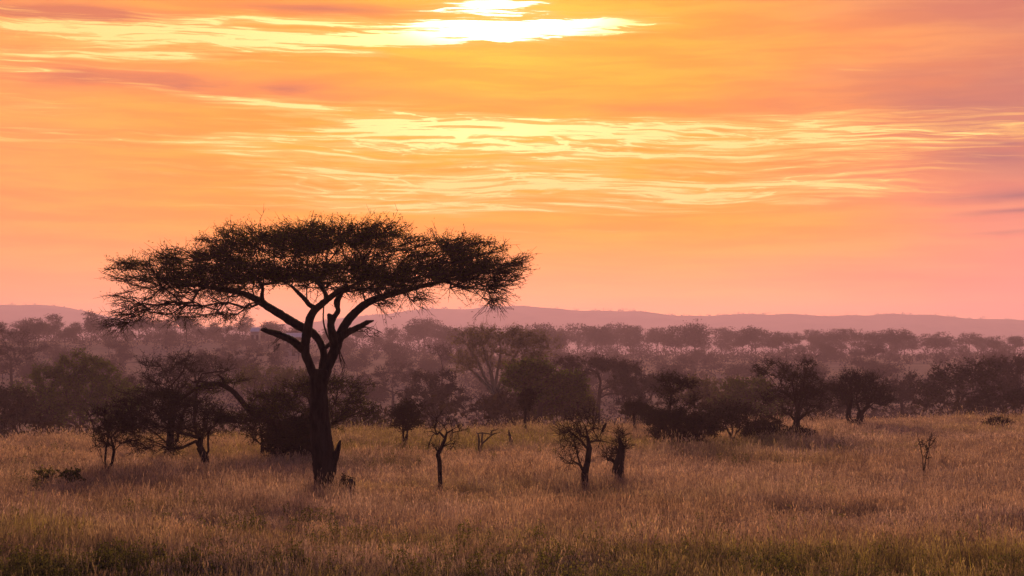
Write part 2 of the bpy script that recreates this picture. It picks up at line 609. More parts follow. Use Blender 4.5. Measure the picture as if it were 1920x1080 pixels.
def axis_vals(core0, core1, step, lo, hi, gr=1.12):
    c_ = list(np.arange(core0, core1 + 1e-6, step))
    s, x = step, core1
    while x < hi:
        s *= gr
        x += s
        c_.append(min(x, hi))
    s, x = step, core0
    while x > lo:
        s *= gr
        x -= s
        c_.insert(0, max(x, lo))
    return np.array(c_)


gx = axis_vals(-60, 60, 1.6, -3600, 3600, 1.1)
gy = axis_vals(10, 200, 1.6, -400, 3500, 1.06)
GX, GY = np.meshgrid(gx, gy)
GZ = H(GX, GY)
mb = MB()
nx, ny = len(gx), len(gy)
ii, jj = np.meshgrid(np.arange(nx - 1), np.arange(ny - 1))
q = (jj * nx + ii).ravel()
mb.add(np.stack([GX, GY, GZ], -1).reshape(-1, 3), np.stack([q, q + 1, q + nx + 1, q + nx], 1))
M['ground'] = ground_material()
g = mb.build('ground', [M['ground']], smooth=True)
tag(g, None, None, kind='structure')

# ------------------------------------------------------------------ far hills
HD = 3000.0
prof = [(-2600, 610), (-1400, 585), (-700, 600), (-300, 588), (0, 573), (60, 570), (130, 577), (200, 594), (300, 612), (450, 614), (620, 600), (720, 588), (800, 579), (870, 577),
        (950, 572), (1000, 574), (1050, 581), (1100, 583), (1180, 582), (1240, 590), (1300, 593), (1380, 590), (1440, 589), (1500, 591),
        (1560, 594), (1650, 590), (1710, 588), (1760, 591), (1800, 596), (1920, 601), (2200, 595), (2700, 606), (3400, 596), (4600, 612)]
hx = np.arange(-2600, 4600, 14.0)
hrow = np.interp(hx, [p[0] for p in prof], [p[1] for p in prof])
hrow = np.convolve(np.pad(hrow, 3, mode='edge'), np.ones(7) / 7, 'valid')
XH = (hx - 960) / FPX * HD
ZH = HC + (HROW - hrow) / FPX * HD + np.convolve(rng.normal(size=len(hx) + 2), np.ones(3) / 3, 'valid') * 1.6
ts = np.linspace(-1, 1, 25)
mb = MB()
rows = []
for t in ts:
    f = math.cos(t * math.pi / 2) ** 1.4
    yy = HD + t * 340 + 30 * vnoise(XH, XH * 0 + t * 400, 240.0) * (1 - abs(t)) * (t != 0)
    zz = 1.0 + (ZH - 1.0) * f + 5.0 * vnoise(XH, XH * 0 + t * 500, 90.0) * (f - f * f) * 2 - (0 if f > 0.02 else 2.0)
    rows.append(np.stack([XH, yy, zz], 1))
n = len(hx)
ii, jj = np.meshgrid(np.arange(n - 1), np.arange(len(ts) - 1))
q = (jj * n + ii).ravel()
mb.add(np.concatenate(rows), np.stack([q, q + 1, q + n + 1, q + n], 1))
m_ = mat_leaf('hill_scrub', (0.10, 0.085, 0.065), (0.20, 0.16, 0.11), 0.02, 0.0)
hl = mb.build('hills', [m_], smooth=True)
tag(hl, None, None, kind='structure')

# specks of bush along the hill crest
mb = MB()
r_ = np.random.default_rng(21)
hb = r_.uniform(-150, 2080, 170)
for x_ in hb:
    row_ = np.interp(x_, [p[0] for p in prof], [p[1] for p in prof])
    c0 = P(x_, row_ + 1.2, HD)
    k = 26
    s = r_.uniform(1.2, 3.6)
    pts_ = c0 + r_.normal(size=(k, 3)) * np.array([s, s, s * .5]) + np.array([0, 0, s * .6])
    leaves(mb, pts_, r_.normal(size=(k, 3)), r_.normal(size=(k, 3)), np.full(k, 2.0), np.full(k, 1.3))
o = mb.build('hill_bushes', [M['leaf_far']])
tag(o, 'tiny bushes dotted along the crest of the hazy hills', 'bushes', kind='stuff')


# ------------------------------------------------------------------ generic tree
def pad_points(pads, d, per, r_, squash=0.8, shell=0.35):
    """points in flattened pads; a pad is (px, row, rx, ry[, depth offset in m])"""
    pts, mpp = [], d / FPX
    for p in pads:
        px, row, rx, ry = p[:4]
        dz = p[4] if len(p) > 4 else r_.normal() * rx * mpp * 0.25
        dd = d + dz
        c0 = P(px, row, dd)
        mp_ = dd / FPX
        k = max(6, int(1.7 * per * rx * max(ry, 8) / 1000.0))
        v = r_.normal(size=(k, 3))
        v = unit(v) * (r_.uniform(shell ** 3, 1, k) ** (1 / 3))[:, None]
        pts.append(c0 + v * np.array([rx * mp_, rx * mp_ * squash, ry * mp_]))
    return np.concatenate(pts)


def make_tree(name, label, cat, base, pads, trunks, per=10, seed=1, bark='bark_dark', leaf='leaf_dark', group=None, d=None, r0=None,
              ntw=6, tlen=0.6, nleaf=8, ll=0.10, lw=0.045, flat=0.6, upb=0.15, spread=0.9, tip_r=0.012, seg=0.5, droop=0.0, squash=0.8, up=0.15,
              stubs=(), crown='crown', tw_r=None, shell=0.35):
    """base: (px,row) on the field, or px with d given for a tree rooted down in the valley"""
    r_ = np.random.default_rng(seed)
    if d is None:
        b = G(*base)
        d = b[1]
    else:
        x_ = (base[0] - 960) / FPX * d
        b = np.array([x_, d, float(H(x_, d))])
    t = thing(name, label, cat, b, group)
    sk = []
    for tr in trunks:
        pl = [P(p[0], p[1], d + (p[2] if len(p) > 2 else 0)) for p in tr]
        if tr is trunks[0] or (len(tr[0]) > 3):
            pass
        sk.append(pl)
    sk[0][0] = b + np.array([0, 0, -0.15])
    sk = [np.array(s) - b for s in sk]
    # subdivide the trunk polylines
    sk2 = []
    for s in sk:
        o_ = [s[0]]
        for i in range(len(s) - 1):
            m = max(1, int(np.linalg.norm(s[i + 1] - s[i]) / seg))
            for q_ in range(1, m + 1):
                o_.append(s[i] + (s[i + 1] - s[i]) * q_ / m + (r_.normal(size=3) * 0.04 * seg if q_ < m else 0))
        sk2.append(o_)
    tg = pad_points(pads, d, per, r_, squash, shell) - b
    zmin = 0.15
    tg[:, 2] = np.maximum(tg[:, 2], zmin + r_.uniform(0, .25, len(tg)))
    pts, par, dirs, nsk, tips = grow(sk2, tg, seg, r_, up=up)
    rad = pipe(par, tip_r)
    if r0:
        rad = tip_r + np.clip((rad - tip_r) / max(rad[0] - tip_r, 1e-6), 0, 1) ** 1.35 * (r0 - tip_r)
    mbt = MB()
    e = np.array([i for i in range(len(par)) if par[i] >= 0])
    big = rad[e] > 0.035
    for sel, k in ((e[big], 8), (e[~big], 4)):
        if len(sel):
            p0, p1 = pts[par[sel]], pts[sel]
            ra = np.minimum(rad[par[sel]], rad[sel] * 1.5)
            p1 = p1 + unit(p1 - p0) * (rad[sel] * 0.35)[:, None]
            tubes(mbt, p0, p1, ra, rad[sel], k)
    for s in stubs:
        pl = np.array([P(p[0], p[1], d) - b for p in s[0]])
        sweep(mbt, pl, s[1], 7, 0, 0.1, seed)
    mbt.build('trunk', [M[bark]], t, smooth=True)
    mbc = MB()
    foliage(mbc, pts[tips], dirs[tips], r_, ntw, tlen, nleaf, ll, lw, flat, upb, spread, tw_r=tw_r or tip_r * .9, droop=droop)
    mbc.build(crown, [M[bark], M[leaf]], t)
    return t


# ------------------------------------------------------------------ the big umbrella acacia
def hero():
    r_ = np.random.default_rng(42)
    b = G(606, 922)
    D = b[1]
    mp = D / FPX
    t = thing('umbrella_acacia', 'tall dark umbrella acacia with a wide flat crown standing in the open grass', 'tree', b)

    def L(lst):
        return np.array([P(p[0], p[1], D + (p[2] if len(p) > 2 else 0)) for p in lst]) - b

    # trunk: swollen low down, forking at mid height
    mbx = MB()
    sweep(mbx, L([(607, 928), (609, 900), (609, 868), (604, 835), (601, 800), (599, 765), (598, 735), (598, 706), (599, 692)]),
          np.array([18, 19.5, 23, 21, 19.5, 18, 16.5, 18, 15]) * mp, 18, 0, 0.05, 1, 0.09)
    sweep(mbx, L([(622, 872, -.1), (632, 848, -.15), (636, 833, -.15), (638, 826, -.1)]), np.array([9, 6, 3.5, 2]) * mp, 8, 0, 0.1, 2)
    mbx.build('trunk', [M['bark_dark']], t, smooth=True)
    limbs = {
        'a': ([(592, 712, .0), (583, 690, -.1), (573, 662, -.2), (573, 640, -.25), (577, 618, -.3), (581, 598, -.4), (590, 582, -.6), (606, 568, -.9), (625, 553, -1.4), (650, 535, -2.0)],
              [11, 10.5, 10.5, 11, 11, 10, 9, 8, 6.5, 4.5]),
        'b': ([(600, 715, .1), (604, 688, .15), (607, 662, .2), (598, 638, .2), (583, 622, .1), (560, 611, .1), (530, 592, .3), (505, 577, .5), (478, 560, .9), (450, 549, 1.1), (415, 543, 1.3), (365, 534, 1.5), (310, 525, 1.6)],
              [9, 8.5, 8.5, 9, 10, 10.5, 10, 9.5, 8.5, 7, 5.5, 4, 2.5]),
        'c': ([(607, 712, .1), (614, 690, .2), (623, 668, .3), (632, 646, .4), (638, 628, .5), (648, 608, .6), (665, 587, .8), (686, 570, 1.0), (712, 558, 1.3), (760, 545, 1.6), (818, 530, 1.8), (868, 520, 2.0)],
              [11, 11, 11.5, 11.5, 11, 10, 9.5, 9, 8, 6, 4.5, 2.5]),
        'd': ([(627, 652, .3), (624, 628, 0), (620, 608, -.2), (627, 594, -.4), (634, 582, -.6), (630, 567, -.9), (640, 550, -1.6), (670, 530, -2.6)],
              [10, 9, 8, 6, 5.5, 5, 4.5, 3]),
        'e': ([(592, 578, -.6), (580, 572, -.5), (572, 562, -.2), (560, 550, .6), (545, 535, 1.5)], [6.5, 5.5, 5, 4.5, 3]),
        'f': ([(505, 578, .5), (493, 565, .2), (491, 552, -.4), (492, 540, -1.0), (480, 520, -2)], [6.5, 5.5, 4.5, 4, 3]),
        'g': ([(612, 563, -1.0), (610, 550, -.4), (600, 535, .8), (590, 520, 2)], [6, 5.5, 4.5, 3]),
    }
    sk = []
    for i, (k, (pl, rd)) in enumerate(limbs.items()):
        m2 = MB()
        pp, rr = sweep(m2, L(pl), np.array(rd) * mp * .80, 12, 0, 0.06, 10 + i, 0.1)
        if k == 'd':      # broken stub beside the bend
            sweep(m2, L([(621, 612, -.2), (619, 600, -.25), (618, 592, -.25), (614, 589, -.25)]), np.array([7, 6.5, 6, 2]) * mp, 8, 0, 0.15, 5)
        m2.build('limb', [M['bark_dark']], t, smooth=True)
        sk.append((pl, rd))
    # bridge between middle and right stems
    m2 = MB()
    sweep(m2, L([(606, 656, .2), (614, 648, .25), (624, 640, .3)]), np.array([4.5, 4, 4.5]) * mp, 8, 0, 0.08, 3)
    m2.build('limb', [M['bark_dark']], t, smooth=True)
    # dead limbs
    for s, (pl, rd, tw) in enumerate((
            ([(568, 655, -.2), (550, 640, -.5), (528, 630, -.8), (508, 623, -1), (489, 618, -1.1)], [9, 7.5, 6.5, 5.5, 2.5],
             [((525, 630), (512, 645)), ((514, 626), (497, 614)), ((530, 632), (520, 650))]),
            ([(641, 630, .4), (655, 622, .2), (672, 614, .1), (688, 605, 0), (701, 601, 0)], [8, 6.5, 5.5, 4.5, 1.2],
             [((660, 620), (690, 622)), ((665, 618), (700, 618)), ((670, 617), (708, 628)), ((672, 616), (696, 634)), ((680, 612), (714, 622))]))):
        m2 = MB()
        sweep(m2, L(pl), np.array(rd) * mp, 9, 0, 0.12, 30 + s, 0.07)
        for (a, c_) in tw:
            a3, c3 = L([a])[0], L([c_])[0]
            md = (a3 + c3) / 2 + r_.normal(size=3) * .08
            sweep(m2, [a3, md, c3], [.022, .016, .006], 5, 0, 0.05, 8)
            for _ in range(4):
                f_ = r_.uniform(.3, .9)
                q0 = a3 + (c3 - a3) * f_
                sweep(m2, [q0, q0 + unit(c3 - a3) * .12 + r_.normal(size=3) * .06, q0 + unit(c3 - a3) * .3 + r_.normal(size=3) * .14], [.01, .008, .004], 4, 0, 0.0, 9)
        m2.build('dead_limb', [M['bark_dark']], t, smooth=True)
    # thin hanging stem and ragged twigs below the fork
    m2 = MB()
    sweep(m2, L([(607, 572, -.9), (606, 596, -1), (608, 612, -1), (614, 630, -.9), (620, 642, -.6)]), np.array([1.6, 1.6, 1.8, 1.8, 1.6]) * mp, 6, 0, 0.05, 3)
    for _ in range(9):
        a3 = L([(636 + r_.uniform(-2, 4), 655 + r_.uniform(-8, 12), -.2)])[0]
        c3 = a3 + np.array([r_.uniform(.02, .22), r_.uniform(-.2, .2), r_.uniform(-.75, -.35)])
        sweep(m2, [a3, (a3 + c3) / 2 + r_.normal(size=3) * .05, c3], [.015, .012, .005], 4, 0, 0, 1)
    m2.build('hanging_stem', [M['bark_dark']], t)

    # crown
    pads = [(296, 490, 78, 13, 0), (365, 472, 85, 20, -2.4), (400, 482, 90, 22, 2.6), (455, 452, 70, 26, 1), (530, 450, 95, 30, -3), (600, 444, 100, 30, 2.4), (680, 443, 85, 28, -2.2),
            (735, 455, 50, 28, 3), (620, 450, 90, 28, -4.5), (560, 455, 90, 28, 4.6), (815, 462, 75, 24, 0), (880, 472, 65, 26, -1.5), (930, 488, 55, 18, 1.2), (850, 474, 60, 24, 3.2),
            (430, 502, 110, 18, 3.4), (540, 497, 100, 22, -1), (640, 498, 110, 24, 4.5), (740, 502, 95, 24, -3.4), (830, 500, 80, 22, 2), (640, 500, 90, 22, -4), (350, 505, 90, 16, 0.5),
            (470, 500, 80, 20, -3.5), (700, 490, 80, 24, 1), (780, 490, 70, 24, 3)]
    lowpads = [(700, 549, 45, 12, 1.2), (760, 537, 60, 13, 1.8), (820, 524, 60, 12, 1.2), (450, 540, 60, 14, 1.5), (380, 540, 60, 14, 1.5), (560, 530, 60, 12, -1), (640, 538, 50, 10, 0), (860, 516, 60, 14, 2), (310, 540, 60, 14, 1), (600, 528, 90, 12, 2), (700, 535, 80, 13, -1), (330, 530, 80, 12, -2), (400, 548, 70, 14, 2), (740, 540, 60, 10, 2.5), (905, 515, 55, 14, 1), (960, 497, 28, 9, .5), (480, 530, 70, 12, 0.5), (250, 500, 45, 10, 1)]
    skirt = [(885, 528, 40, 12, 0), (930, 522, 40, 14, .5), (905, 538, 36, 12, 1), (850, 535, 40, 10, .5), (340, 575, 50, 14, 1), (290, 585, 40, 14, -1), (440, 572, 40, 10, 0), (250, 575, 40, 18, 2), (262, 560, 45, 20, 1), (235, 585, 26, 20, 0), (300, 562, 55, 18, -1.5), (395, 575, 45, 12, -1), (430, 588, 26, 8, 1), (360, 590, 40, 10, 2), (910, 545, 28, 16, 0), (925, 562, 14, 8, .6), (780, 556, 40, 8, -1), (715, 565, 30, 7, 1), (225, 605, 18, 10, 1), (255, 520, 40, 10, 2)]
    tg = pad_points([(605 + (p[0] - 605) * .975, p[1] + (8 if p[1] < 480 else 11), p[2], p[3] * (.92 if p[1] < 480 else .85), p[4]) for p in pads], D, 8.2, r_, 0.72, 0.3) - b
    tl = pad_points(lowpads, D, 10, r_, 0.7, 0.2) - b
    ts_ = pad_points(skirt, D, 6, r_, 0.7, 0.1) - b
    allt = np.concatenate([tg, tl, ts_])
    skl = []
    for (pl, rd) in sk:
        a = L(pl)
        if pl[0][1] > 600:
            a = a[3:] if len(a) > 6 else a
        o_ = [a[0]]
        for i in range(len(a) - 1):
            m = max(1, int(np.linalg.norm(a[i + 1] - a[i]) / .35))
            for q_ in range(1, m + 1):
                o_.append(a[i] + (a[i + 1] - a[i]) * q_ / m)
        skl.append(np.array(o_))
    root = np.array([[0, 0, 4.0]])
    skl.insert(0, root)
    pts, par, dirs, nsk, tips = grow(skl, allt, 0.4, r_, 0.12, 0.10)
    rad = pipe(par, 0.012, 2.5)
    mbc = MB()
    e = np.array([i for i in range(nsk, len(par)) if par[i] >= 0])
    rmax = np.minimum(rad, 0.085)
    big = rmax[e] > .03
    for sel, k in ((e[big], 7), (e[~big], 4)):
        p0, p1 = pts[par[sel]], pts[sel]
        tubes(mbc, p0, p1, np.minimum(rmax[par[sel]], rmax[sel] * 1.4), rmax[sel], k, 0)
    tp, td = pts[tips], dirs[tips]
    # tips keep target order only after sorting, so classify by height in the picture
    rows_ = np.array([540 - FPX * ((p[2] + b[2] - HC) * math.cos(TILT) - (p[1] + b[1]) * math.sin(TILT)) / ((p[1] + b[1]) * math.cos(TILT) + (p[2] + b[2] - HC) * math.sin(TILT)) for p in tp])
    out_ = unit(tp * np.array([1, 1, 0]))
    lo = rows_ > 538
    foliage(mbc, tp[~lo], td[~lo] * .4 + out_[~lo] * .7, r_, 7, 0.85, 12, 0.115, 0.030, 0.18, 0.13, 0.62, 0, 1, 0.012)
    foliage(mbc, tp[lo], td[lo] * .6 + out_[lo] * .5, r_, 6, 0.8, 4, 0.085, 0.032, 0.45, -0.05, 0.75, 0, 1, 0.012, 0.22)
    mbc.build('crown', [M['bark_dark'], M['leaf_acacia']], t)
    return t


hero()

# ------------------------------------------------------------------ trees and bushes standing in the field
T = make_tree
T('thorn_tree', 'low tangled thorn tree with bent forked stem left of the big acacia', 'tree', (388, 878),
  [(310, 752, 80, 16), (350, 775, 70, 16), (300, 795, 70, 18), (400, 785, 40, 12), (265, 828, 34, 14), (310, 838, 40, 10), (370, 812, 50, 14), (250, 790, 40, 16)],
  [[(388, 878), (384, 858), (375, 840), (372, 815), (360, 790)], [(384, 858), (391, 845), (390, 832)]], per=16, seed=3, leaf='leaf_dark',
  r0=0.16, ntw=7, tlen=0.75, nleaf=5, ll=.09, lw=.04, droop=.15, flat=.5)
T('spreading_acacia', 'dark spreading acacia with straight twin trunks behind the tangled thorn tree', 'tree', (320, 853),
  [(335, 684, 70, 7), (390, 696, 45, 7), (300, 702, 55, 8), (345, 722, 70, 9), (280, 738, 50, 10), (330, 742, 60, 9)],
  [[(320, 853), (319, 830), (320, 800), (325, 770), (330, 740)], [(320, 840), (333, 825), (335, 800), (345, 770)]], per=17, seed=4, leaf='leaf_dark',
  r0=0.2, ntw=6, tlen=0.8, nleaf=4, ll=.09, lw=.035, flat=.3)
T('thorn_shrub', 'thin many stemmed dark thorn shrub at the left edge of the thicket', 'shrub', (200, 886),
  [(205, 790, 38, 28), (225, 775, 28, 22), (190, 830, 26, 18), (215, 815, 30, 20), (240, 800, 26, 16)],
  [[(200, 886), (197, 862), (199, 840), (205, 810)], [(200, 886), (210, 868), (214, 845), (208, 820)], [(198, 880), (191, 860), (187, 835)]], per=16, seed=5,
  r0=.08, ntw=6, tlen=.55, nleaf=6, ll=.08, lw=.04)
T('acacia_tree', 'broad dark acacia behind the big trunk with a limb arching out to the left', 'tree', (590, 853),
  [(505, 762, 50, 12), (540, 775, 80, 16), (600, 728, 70, 12), (650, 722, 50, 10), (640, 768, 60, 14), (410, 782, 50, 9), (665, 748, 40, 14), (560, 745, 55, 12), (690, 775, 22, 12), (610, 790, 60, 16), (450, 792, 50, 9), (425, 716, 34, 6), (385, 728, 46, 8), (345, 752, 44, 8), (500, 748, 44, 9), (480, 782, 50, 12)],
  [[(590, 853), (588, 830), (580, 808), (572, 790), (580, 765)], [(580, 808), (540, 800), (505, 790), (472, 774), (450, 750), (436, 732), (415, 722), (395, 722), (370, 728), (345, 745)],
   [(588, 830), (610, 800), (625, 775)]], per=15, seed=6, leaf='leaf_acacia', r0=.3, ntw=7, tlen=.8, nleaf=8, ll=.1, lw=.045, flat=.3, tip_r=.014,
  stubs=[([(580, 808), (540, 800), (505, 790), (472, 774), (450, 750), (436, 734), (415, 722), (395, 721), (370, 728), (345, 745), (325, 760)], [.17, .16, .15, .14, .13, .125, .12, .11, .09, .06, .03]),
   ([(420, 724), (418, 712), (408, 702)], [.09, .07, .03]), ([(400, 722), (380, 716), (360, 716)], [.06, .045, .02])])
T('slender_tree', 'slender small tree with a thin straight trunk left of the big acacia base', 'tree', (493, 858),
  [(492, 808, 34, 18), (478, 815, 22, 14), (510, 805, 20, 16), (490, 780, 30, 14)], [[(493, 858), (492, 835), (489, 812), (487, 795)]], per=18, seed=7,
  r0=.09, ntw=5, tlen=.5, nleaf=6, ll=.1, lw=.06)
T('leafy_bush', 'dense rounded dark bush against the left side of the big trunk', 'bush', (548, 862),
  [(545, 822, 42, 30), (525, 835, 24, 22), (572, 825, 30, 32), (560, 805, 30, 20)], [[(548, 862), (548, 845), (546, 825)]], per=34, seed=8,
  r0=.1, ntw=7, tlen=.5, nleaf=12, ll=.12, lw=.08)
T('leafy_tree', 'small round leafy tree on two thin stems right of the big acacia', 'tree', (760, 834),
  [(760, 780, 28, 24), (752, 790, 22, 20), (770, 770, 20, 16), (772, 800, 16, 12), (745, 772, 14, 14)],
  [[(761, 834), (763, 815), (762, 795)], [(757, 832), (756, 812), (755, 795)]], per=26, seed=9, r0=.065, ntw=6, tlen=.55, nleaf=9, ll=.11, lw=.06)
T('crooked_tree', 'crooked bare thin tree with black trunk and few twigs in mid field', 'tree', (826, 913),
  [(832, 788, 28, 14), (852, 800, 14, 16), (816, 806, 12, 14), (816, 840, 10, 10), (846, 832, 8, 8)],
  [[(826, 913), (825, 890), (824, 865), (821, 852), (828, 838), (835, 822), (838, 810), (832, 797)], [(838, 812), (848, 806), (858, 800)]], per=15, seed=10,
  r0=.08, ntw=3, tlen=.5, nleaf=1, ll=.07, lw=.03, tip_r=.011)
T('thorn_tree', 'bare thorny tree of tangled curling black twigs, a bird on its right side', 'tree', (1098, 912),
  [(1095, 795, 30, 22), (1070, 815, 26, 20), (1112, 792, 16, 16), (1072, 848, 22, 14), (1122, 822, 12, 6), (1055, 808, 12, 8), (1064, 864, 14, 7), (1085, 830, 20, 14)],
  [[(1099, 912), (1096, 890), (1102, 865), (1105, 840), (1102, 820), (1098, 800)], [(1096, 888), (1088, 872), (1092, 855)],
   [(1104, 830), (1118, 826), (1134, 828), (1148, 832)]], per=20, seed=11, r0=.13, ntw=4, tlen=.75, nleaf=0, ll=.06, lw=.03, tip_r=.010, spread=1.1, flat=.9, up=.0)
T('pollarded_tree', 'short thick forked stump of a tree with bristling twig tufts beside the thorny tree', 'tree', (1157, 903),
  [(1161, 818, 11, 11), (1166, 835, 13, 9), (1143, 855, 13, 9), (1156, 846, 9, 8)],
  [[(1157, 903), (1158, 880), (1163, 858), (1165, 838), (1161, 822)], [(1158, 885), (1152, 866), (1143, 860)]], per=80, seed=12, r0=.2, ntw=5, tlen=.45, nleaf=0, ll=.07, lw=.04,
  tip_r=.010, stubs=[([(1162, 905), (1165, 885), (1166, 868)], [.13, .12, .08])], spread=1.1, upb=.3)
T('sapling', 'lone thin sapling with small dark crown on a bare stem', 'tree', (985, 812), [(988, 750, 12, 14), (992, 742, 10, 8), (984, 760, 8, 8)],
  [[(984, 812), (984, 790), (986, 770), (988, 755)]], per=120, seed=13, r0=.08, ntw=6, tlen=.42, nleaf=8, ll=.12, lw=.07)
T('umbrella_sapling', 'small mushroom shaped tree on a thin trunk left of the dark thicket', 'tree', (1190, 808), [(1190, 764, 24, 12), (1192, 775, 18, 8)],
  [[(1190, 808), (1190, 790), (1190, 775)]], per=60, seed=14, r0=.1, ntw=6, tlen=.5, nleaf=9, ll=.13, lw=.07)
T('thicket_bush', 'large black bush with a scraggly branch tuft rising above it', 'bush', (1265, 832),
  [(1262, 795, 48, 24), (1242, 784, 32, 20), (1295, 800, 30, 22), (1254, 752, 9, 12), (1255, 716, 18, 6), (1280, 722, 22, 7), (1250, 732, 16, 8), (1262, 815, 50, 14), (1298, 755, 8, 10), (1310, 815, 36, 14), (1320, 797, 30, 14)],
  [[(1265, 832), (1262, 805), (1255, 775), (1258, 745), (1262, 730), (1255, 716)], [(1262, 735), (1280, 724), (1298, 724)]], per=34, seed=15, r0=.2, ntw=7, tlen=.6, nleaf=9, ll=.11, lw=.06)
T('forked_shrub', 'open shrub with pale forking stems between the black bush and tall tree', 'shrub', (1373, 829),
  [(1350, 790, 50, 16), (1385, 780, 46, 18), (1330, 798, 30, 16), (1405, 795, 30, 18), (1365, 770, 50, 14)],
  [[(1373, 829), (1370, 815), (1362, 803)], [(1373, 829), (1380, 812), (1392, 800)], [(1371, 820), (1374, 806), (1370, 795)]], per=32, seed=16, bark='bark_brown', r0=.08,
  ntw=5, tlen=.5, nleaf=7, ll=.1, lw=.06)
T('low_bush', 'rounded dark bush touching the pale stemmed shrub', 'bush', (1430, 826), [(1430, 806, 30, 16), (1414, 812, 24, 12), (1442, 800, 22, 16)],
  [[(1430, 826), (1430, 812)]], per=60, seed=17, r0=.06, ntw=6, tlen=.45, nleaf=9, ll=.1, lw=.06)
T('tall_acacia', 'tall open topped dark tree with uneven tufts right of the thicket', 'tree', (1493, 822),
  [(1450, 693, 28, 14), (1475, 700, 32, 16), (1512, 686, 20, 12), (1525, 705, 24, 14), (1500, 730, 50, 20), (1470, 745, 40, 22), (1525, 745, 32, 20), (1430, 700, 16, 8), (1500, 770, 36, 12)],
  [[(1493, 822), (1493, 800), (1495, 775), (1490, 745), (1485, 715)], [(1495, 775), (1505, 740), (1510, 700)], [(1493, 790), (1512, 775), (1520, 760)]], per=22, seed=18, r0=.2,
  ntw=6, tlen=.75, nleaf=5, ll=.11, lw=.05)
T('low_bush', 'small dark bush around the foot of the tall open topped tree', 'bush', (1490, 826), [(1495, 813, 24, 10), (1478, 815, 22, 9), (1508, 812, 16, 8)],
  [[(1490, 826), (1492, 815)]], per=70, seed=19, r0=.06, ntw=6, tlen=.4, nleaf=10, ll=.1, lw=.06)
T('round_tree', 'round crowned dark tree with a short black trunk and second leaning stem', 'tree', (1613, 797),
  [(1610, 735, 48, 32), (1590, 730, 32, 26), (1635, 735, 34, 28), (1575, 750, 24, 18), (1648, 755, 20, 18), (1610, 715, 34, 16)],
  [[(1613, 797), (1613, 775), (1608, 758), (1605, 740)], [(1613, 778), (1628, 760), (1635, 745)], [(1594, 792), (1590, 780), (1592, 768), (1596, 755)]], per=26, seed=20, r0=.3,
  ntw=7, tlen=.85, nleaf=4, ll=.11, lw=.05, upb=.3, spread=.7)
T('low_bush', 'isolated flat dark bush in the grass at the right', 'bush', (1868, 801), [(1866, 793, 24, 8), (1878, 794, 16, 5)],
  [[(1868, 801), (1868, 796)]], per=60, seed=22, r0=.06, ntw=7, tlen=.45, nleaf=10, ll=.12, lw=.06)
T('thorn_shrub', 'spindly shrub of a few upright thorny wands in the right grass', 'shrub', (1732, 894), [(1728, 832, 5, 8), (1745, 825, 8, 6), (1736, 850, 8, 12)],
  [[(1732, 894), (1730, 860), (1726, 838), (1720, 815)], [(1732, 890), (1736, 860), (1742, 838), (1757, 818)], [(1738, 892), (1741, 870), (1742, 850)]], per=40, seed=23, r0=.03, ntw=4, tlen=.25, nleaf=2,
  ll=.06, lw=.03, tip_r=.008)
T('leafy_plant', 'small green leafy shrub low in the grass at the far left', 'shrub', (78, 905), [(80, 893, 16, 8), (92, 890, 12, 8)], [[(80, 905), (82, 895)]], per=26, seed=24,
  leaf='leaf_weed', r0=.03, ntw=5, tlen=.35, nleaf=7, ll=.12, lw=.07)
T('leafy_plant', 'darker green leafy shrub low in the grass right of its paler twin', 'shrub', (125, 908), [(125, 898, 15, 9), (136, 895, 10, 8)], [[(126, 908), (126, 898)]], per=28, seed=25,
  leaf='leaf_green', r0=.03, ntw=5, tlen=.35, nleaf=8, ll=.12, lw=.08)
T('dead_shrub', 'brittle bare twig shrub lying low in the grass right of centre trees', 'shrub', (975, 882), [(970, 872, 16, 8), (990, 872, 10, 6)],
  [[(975, 882), (974, 872)], [(975, 880), (990, 870)]], per=36, seed=27, r0=.025, ntw=3, tlen=.3, nleaf=0, tip_r=.010, bark='deadwood')
T('leafy_plant', 'small dark leafy shrub touching the right foot of the big trunk', 'shrub', (642, 921), [(642, 910, 9, 8), (648, 905, 6, 5)], [[(642, 921), (642, 912)]], per=90, seed=28,
  r0=.02, ntw=5, tlen=.3, nleaf=7, ll=.08, lw=.05)


# ------------------------------------------------------------------ stumps
def stump(name, label, lines, base, seed=0, mat='deadwood'):
    b = G(*base)
    t_ = MB()
    for pl, rd in lines:
        pp = np.array([P(p[0], p[1], b[1]) - b for p in pl])
        if pl is lines[0][0]:
            pp[0] = (0, 0, -.15)
        sweep(t_, pp, np.array(rd) * b[1] / FPX, 9, 0, 0.12, seed, 0.06)
    o_ = t_.build(name, [M[mat]], None, smooth=True)
    o_.location = b
    return tag(o_, label, 'stump')


stump('forked_stump', 'forked dead stump with one long crooked arm reaching right', [
    ([(899, 850), (898, 835), (898, 822), (896, 812)], [1.9, 1.8, 1.6, 1.1]), ([(902, 848), (903, 832), (904, 818), (905, 810)], [1.8, 1.7, 1.5, .9]),
    ([(904, 832), (915, 822), (925, 814), (938, 811)], [1.5, 1.3, 1.1, .5]), ([(896, 814), (900, 812), (915, 813), (921, 815)], [1.1, 1.1, .9, .6]),
    ([(921, 815), (922, 808), (930, 806), (935, 803)], [1.2, 1.1, .9, .4]), ([(897, 814), (893, 811)], [1.4, .5])], (900, 850), 1)
stump('pointed_stump', 'slim pointed broken stump leaning left in the yellow grass', [([(960, 836), (958, 826), (955, 815), (954, 806)], [4.0, 3.4, 2.2, .6])], (960, 836), 2)
stump('post_stump', 'short upright black stump at the far left of the field', [([(57, 860), (56, 850), (55, 842), (54.5, 837)], [3, 3.2, 3, 2])], (57, 860), 3)
stump('small_stump', 'small dark stump standing in front of the tangled thorn tree', [([(306, 882), (306, 874), (306, 868), (307, 866)], [2.4, 2.6, 2, 1])], (306, 882), 4)
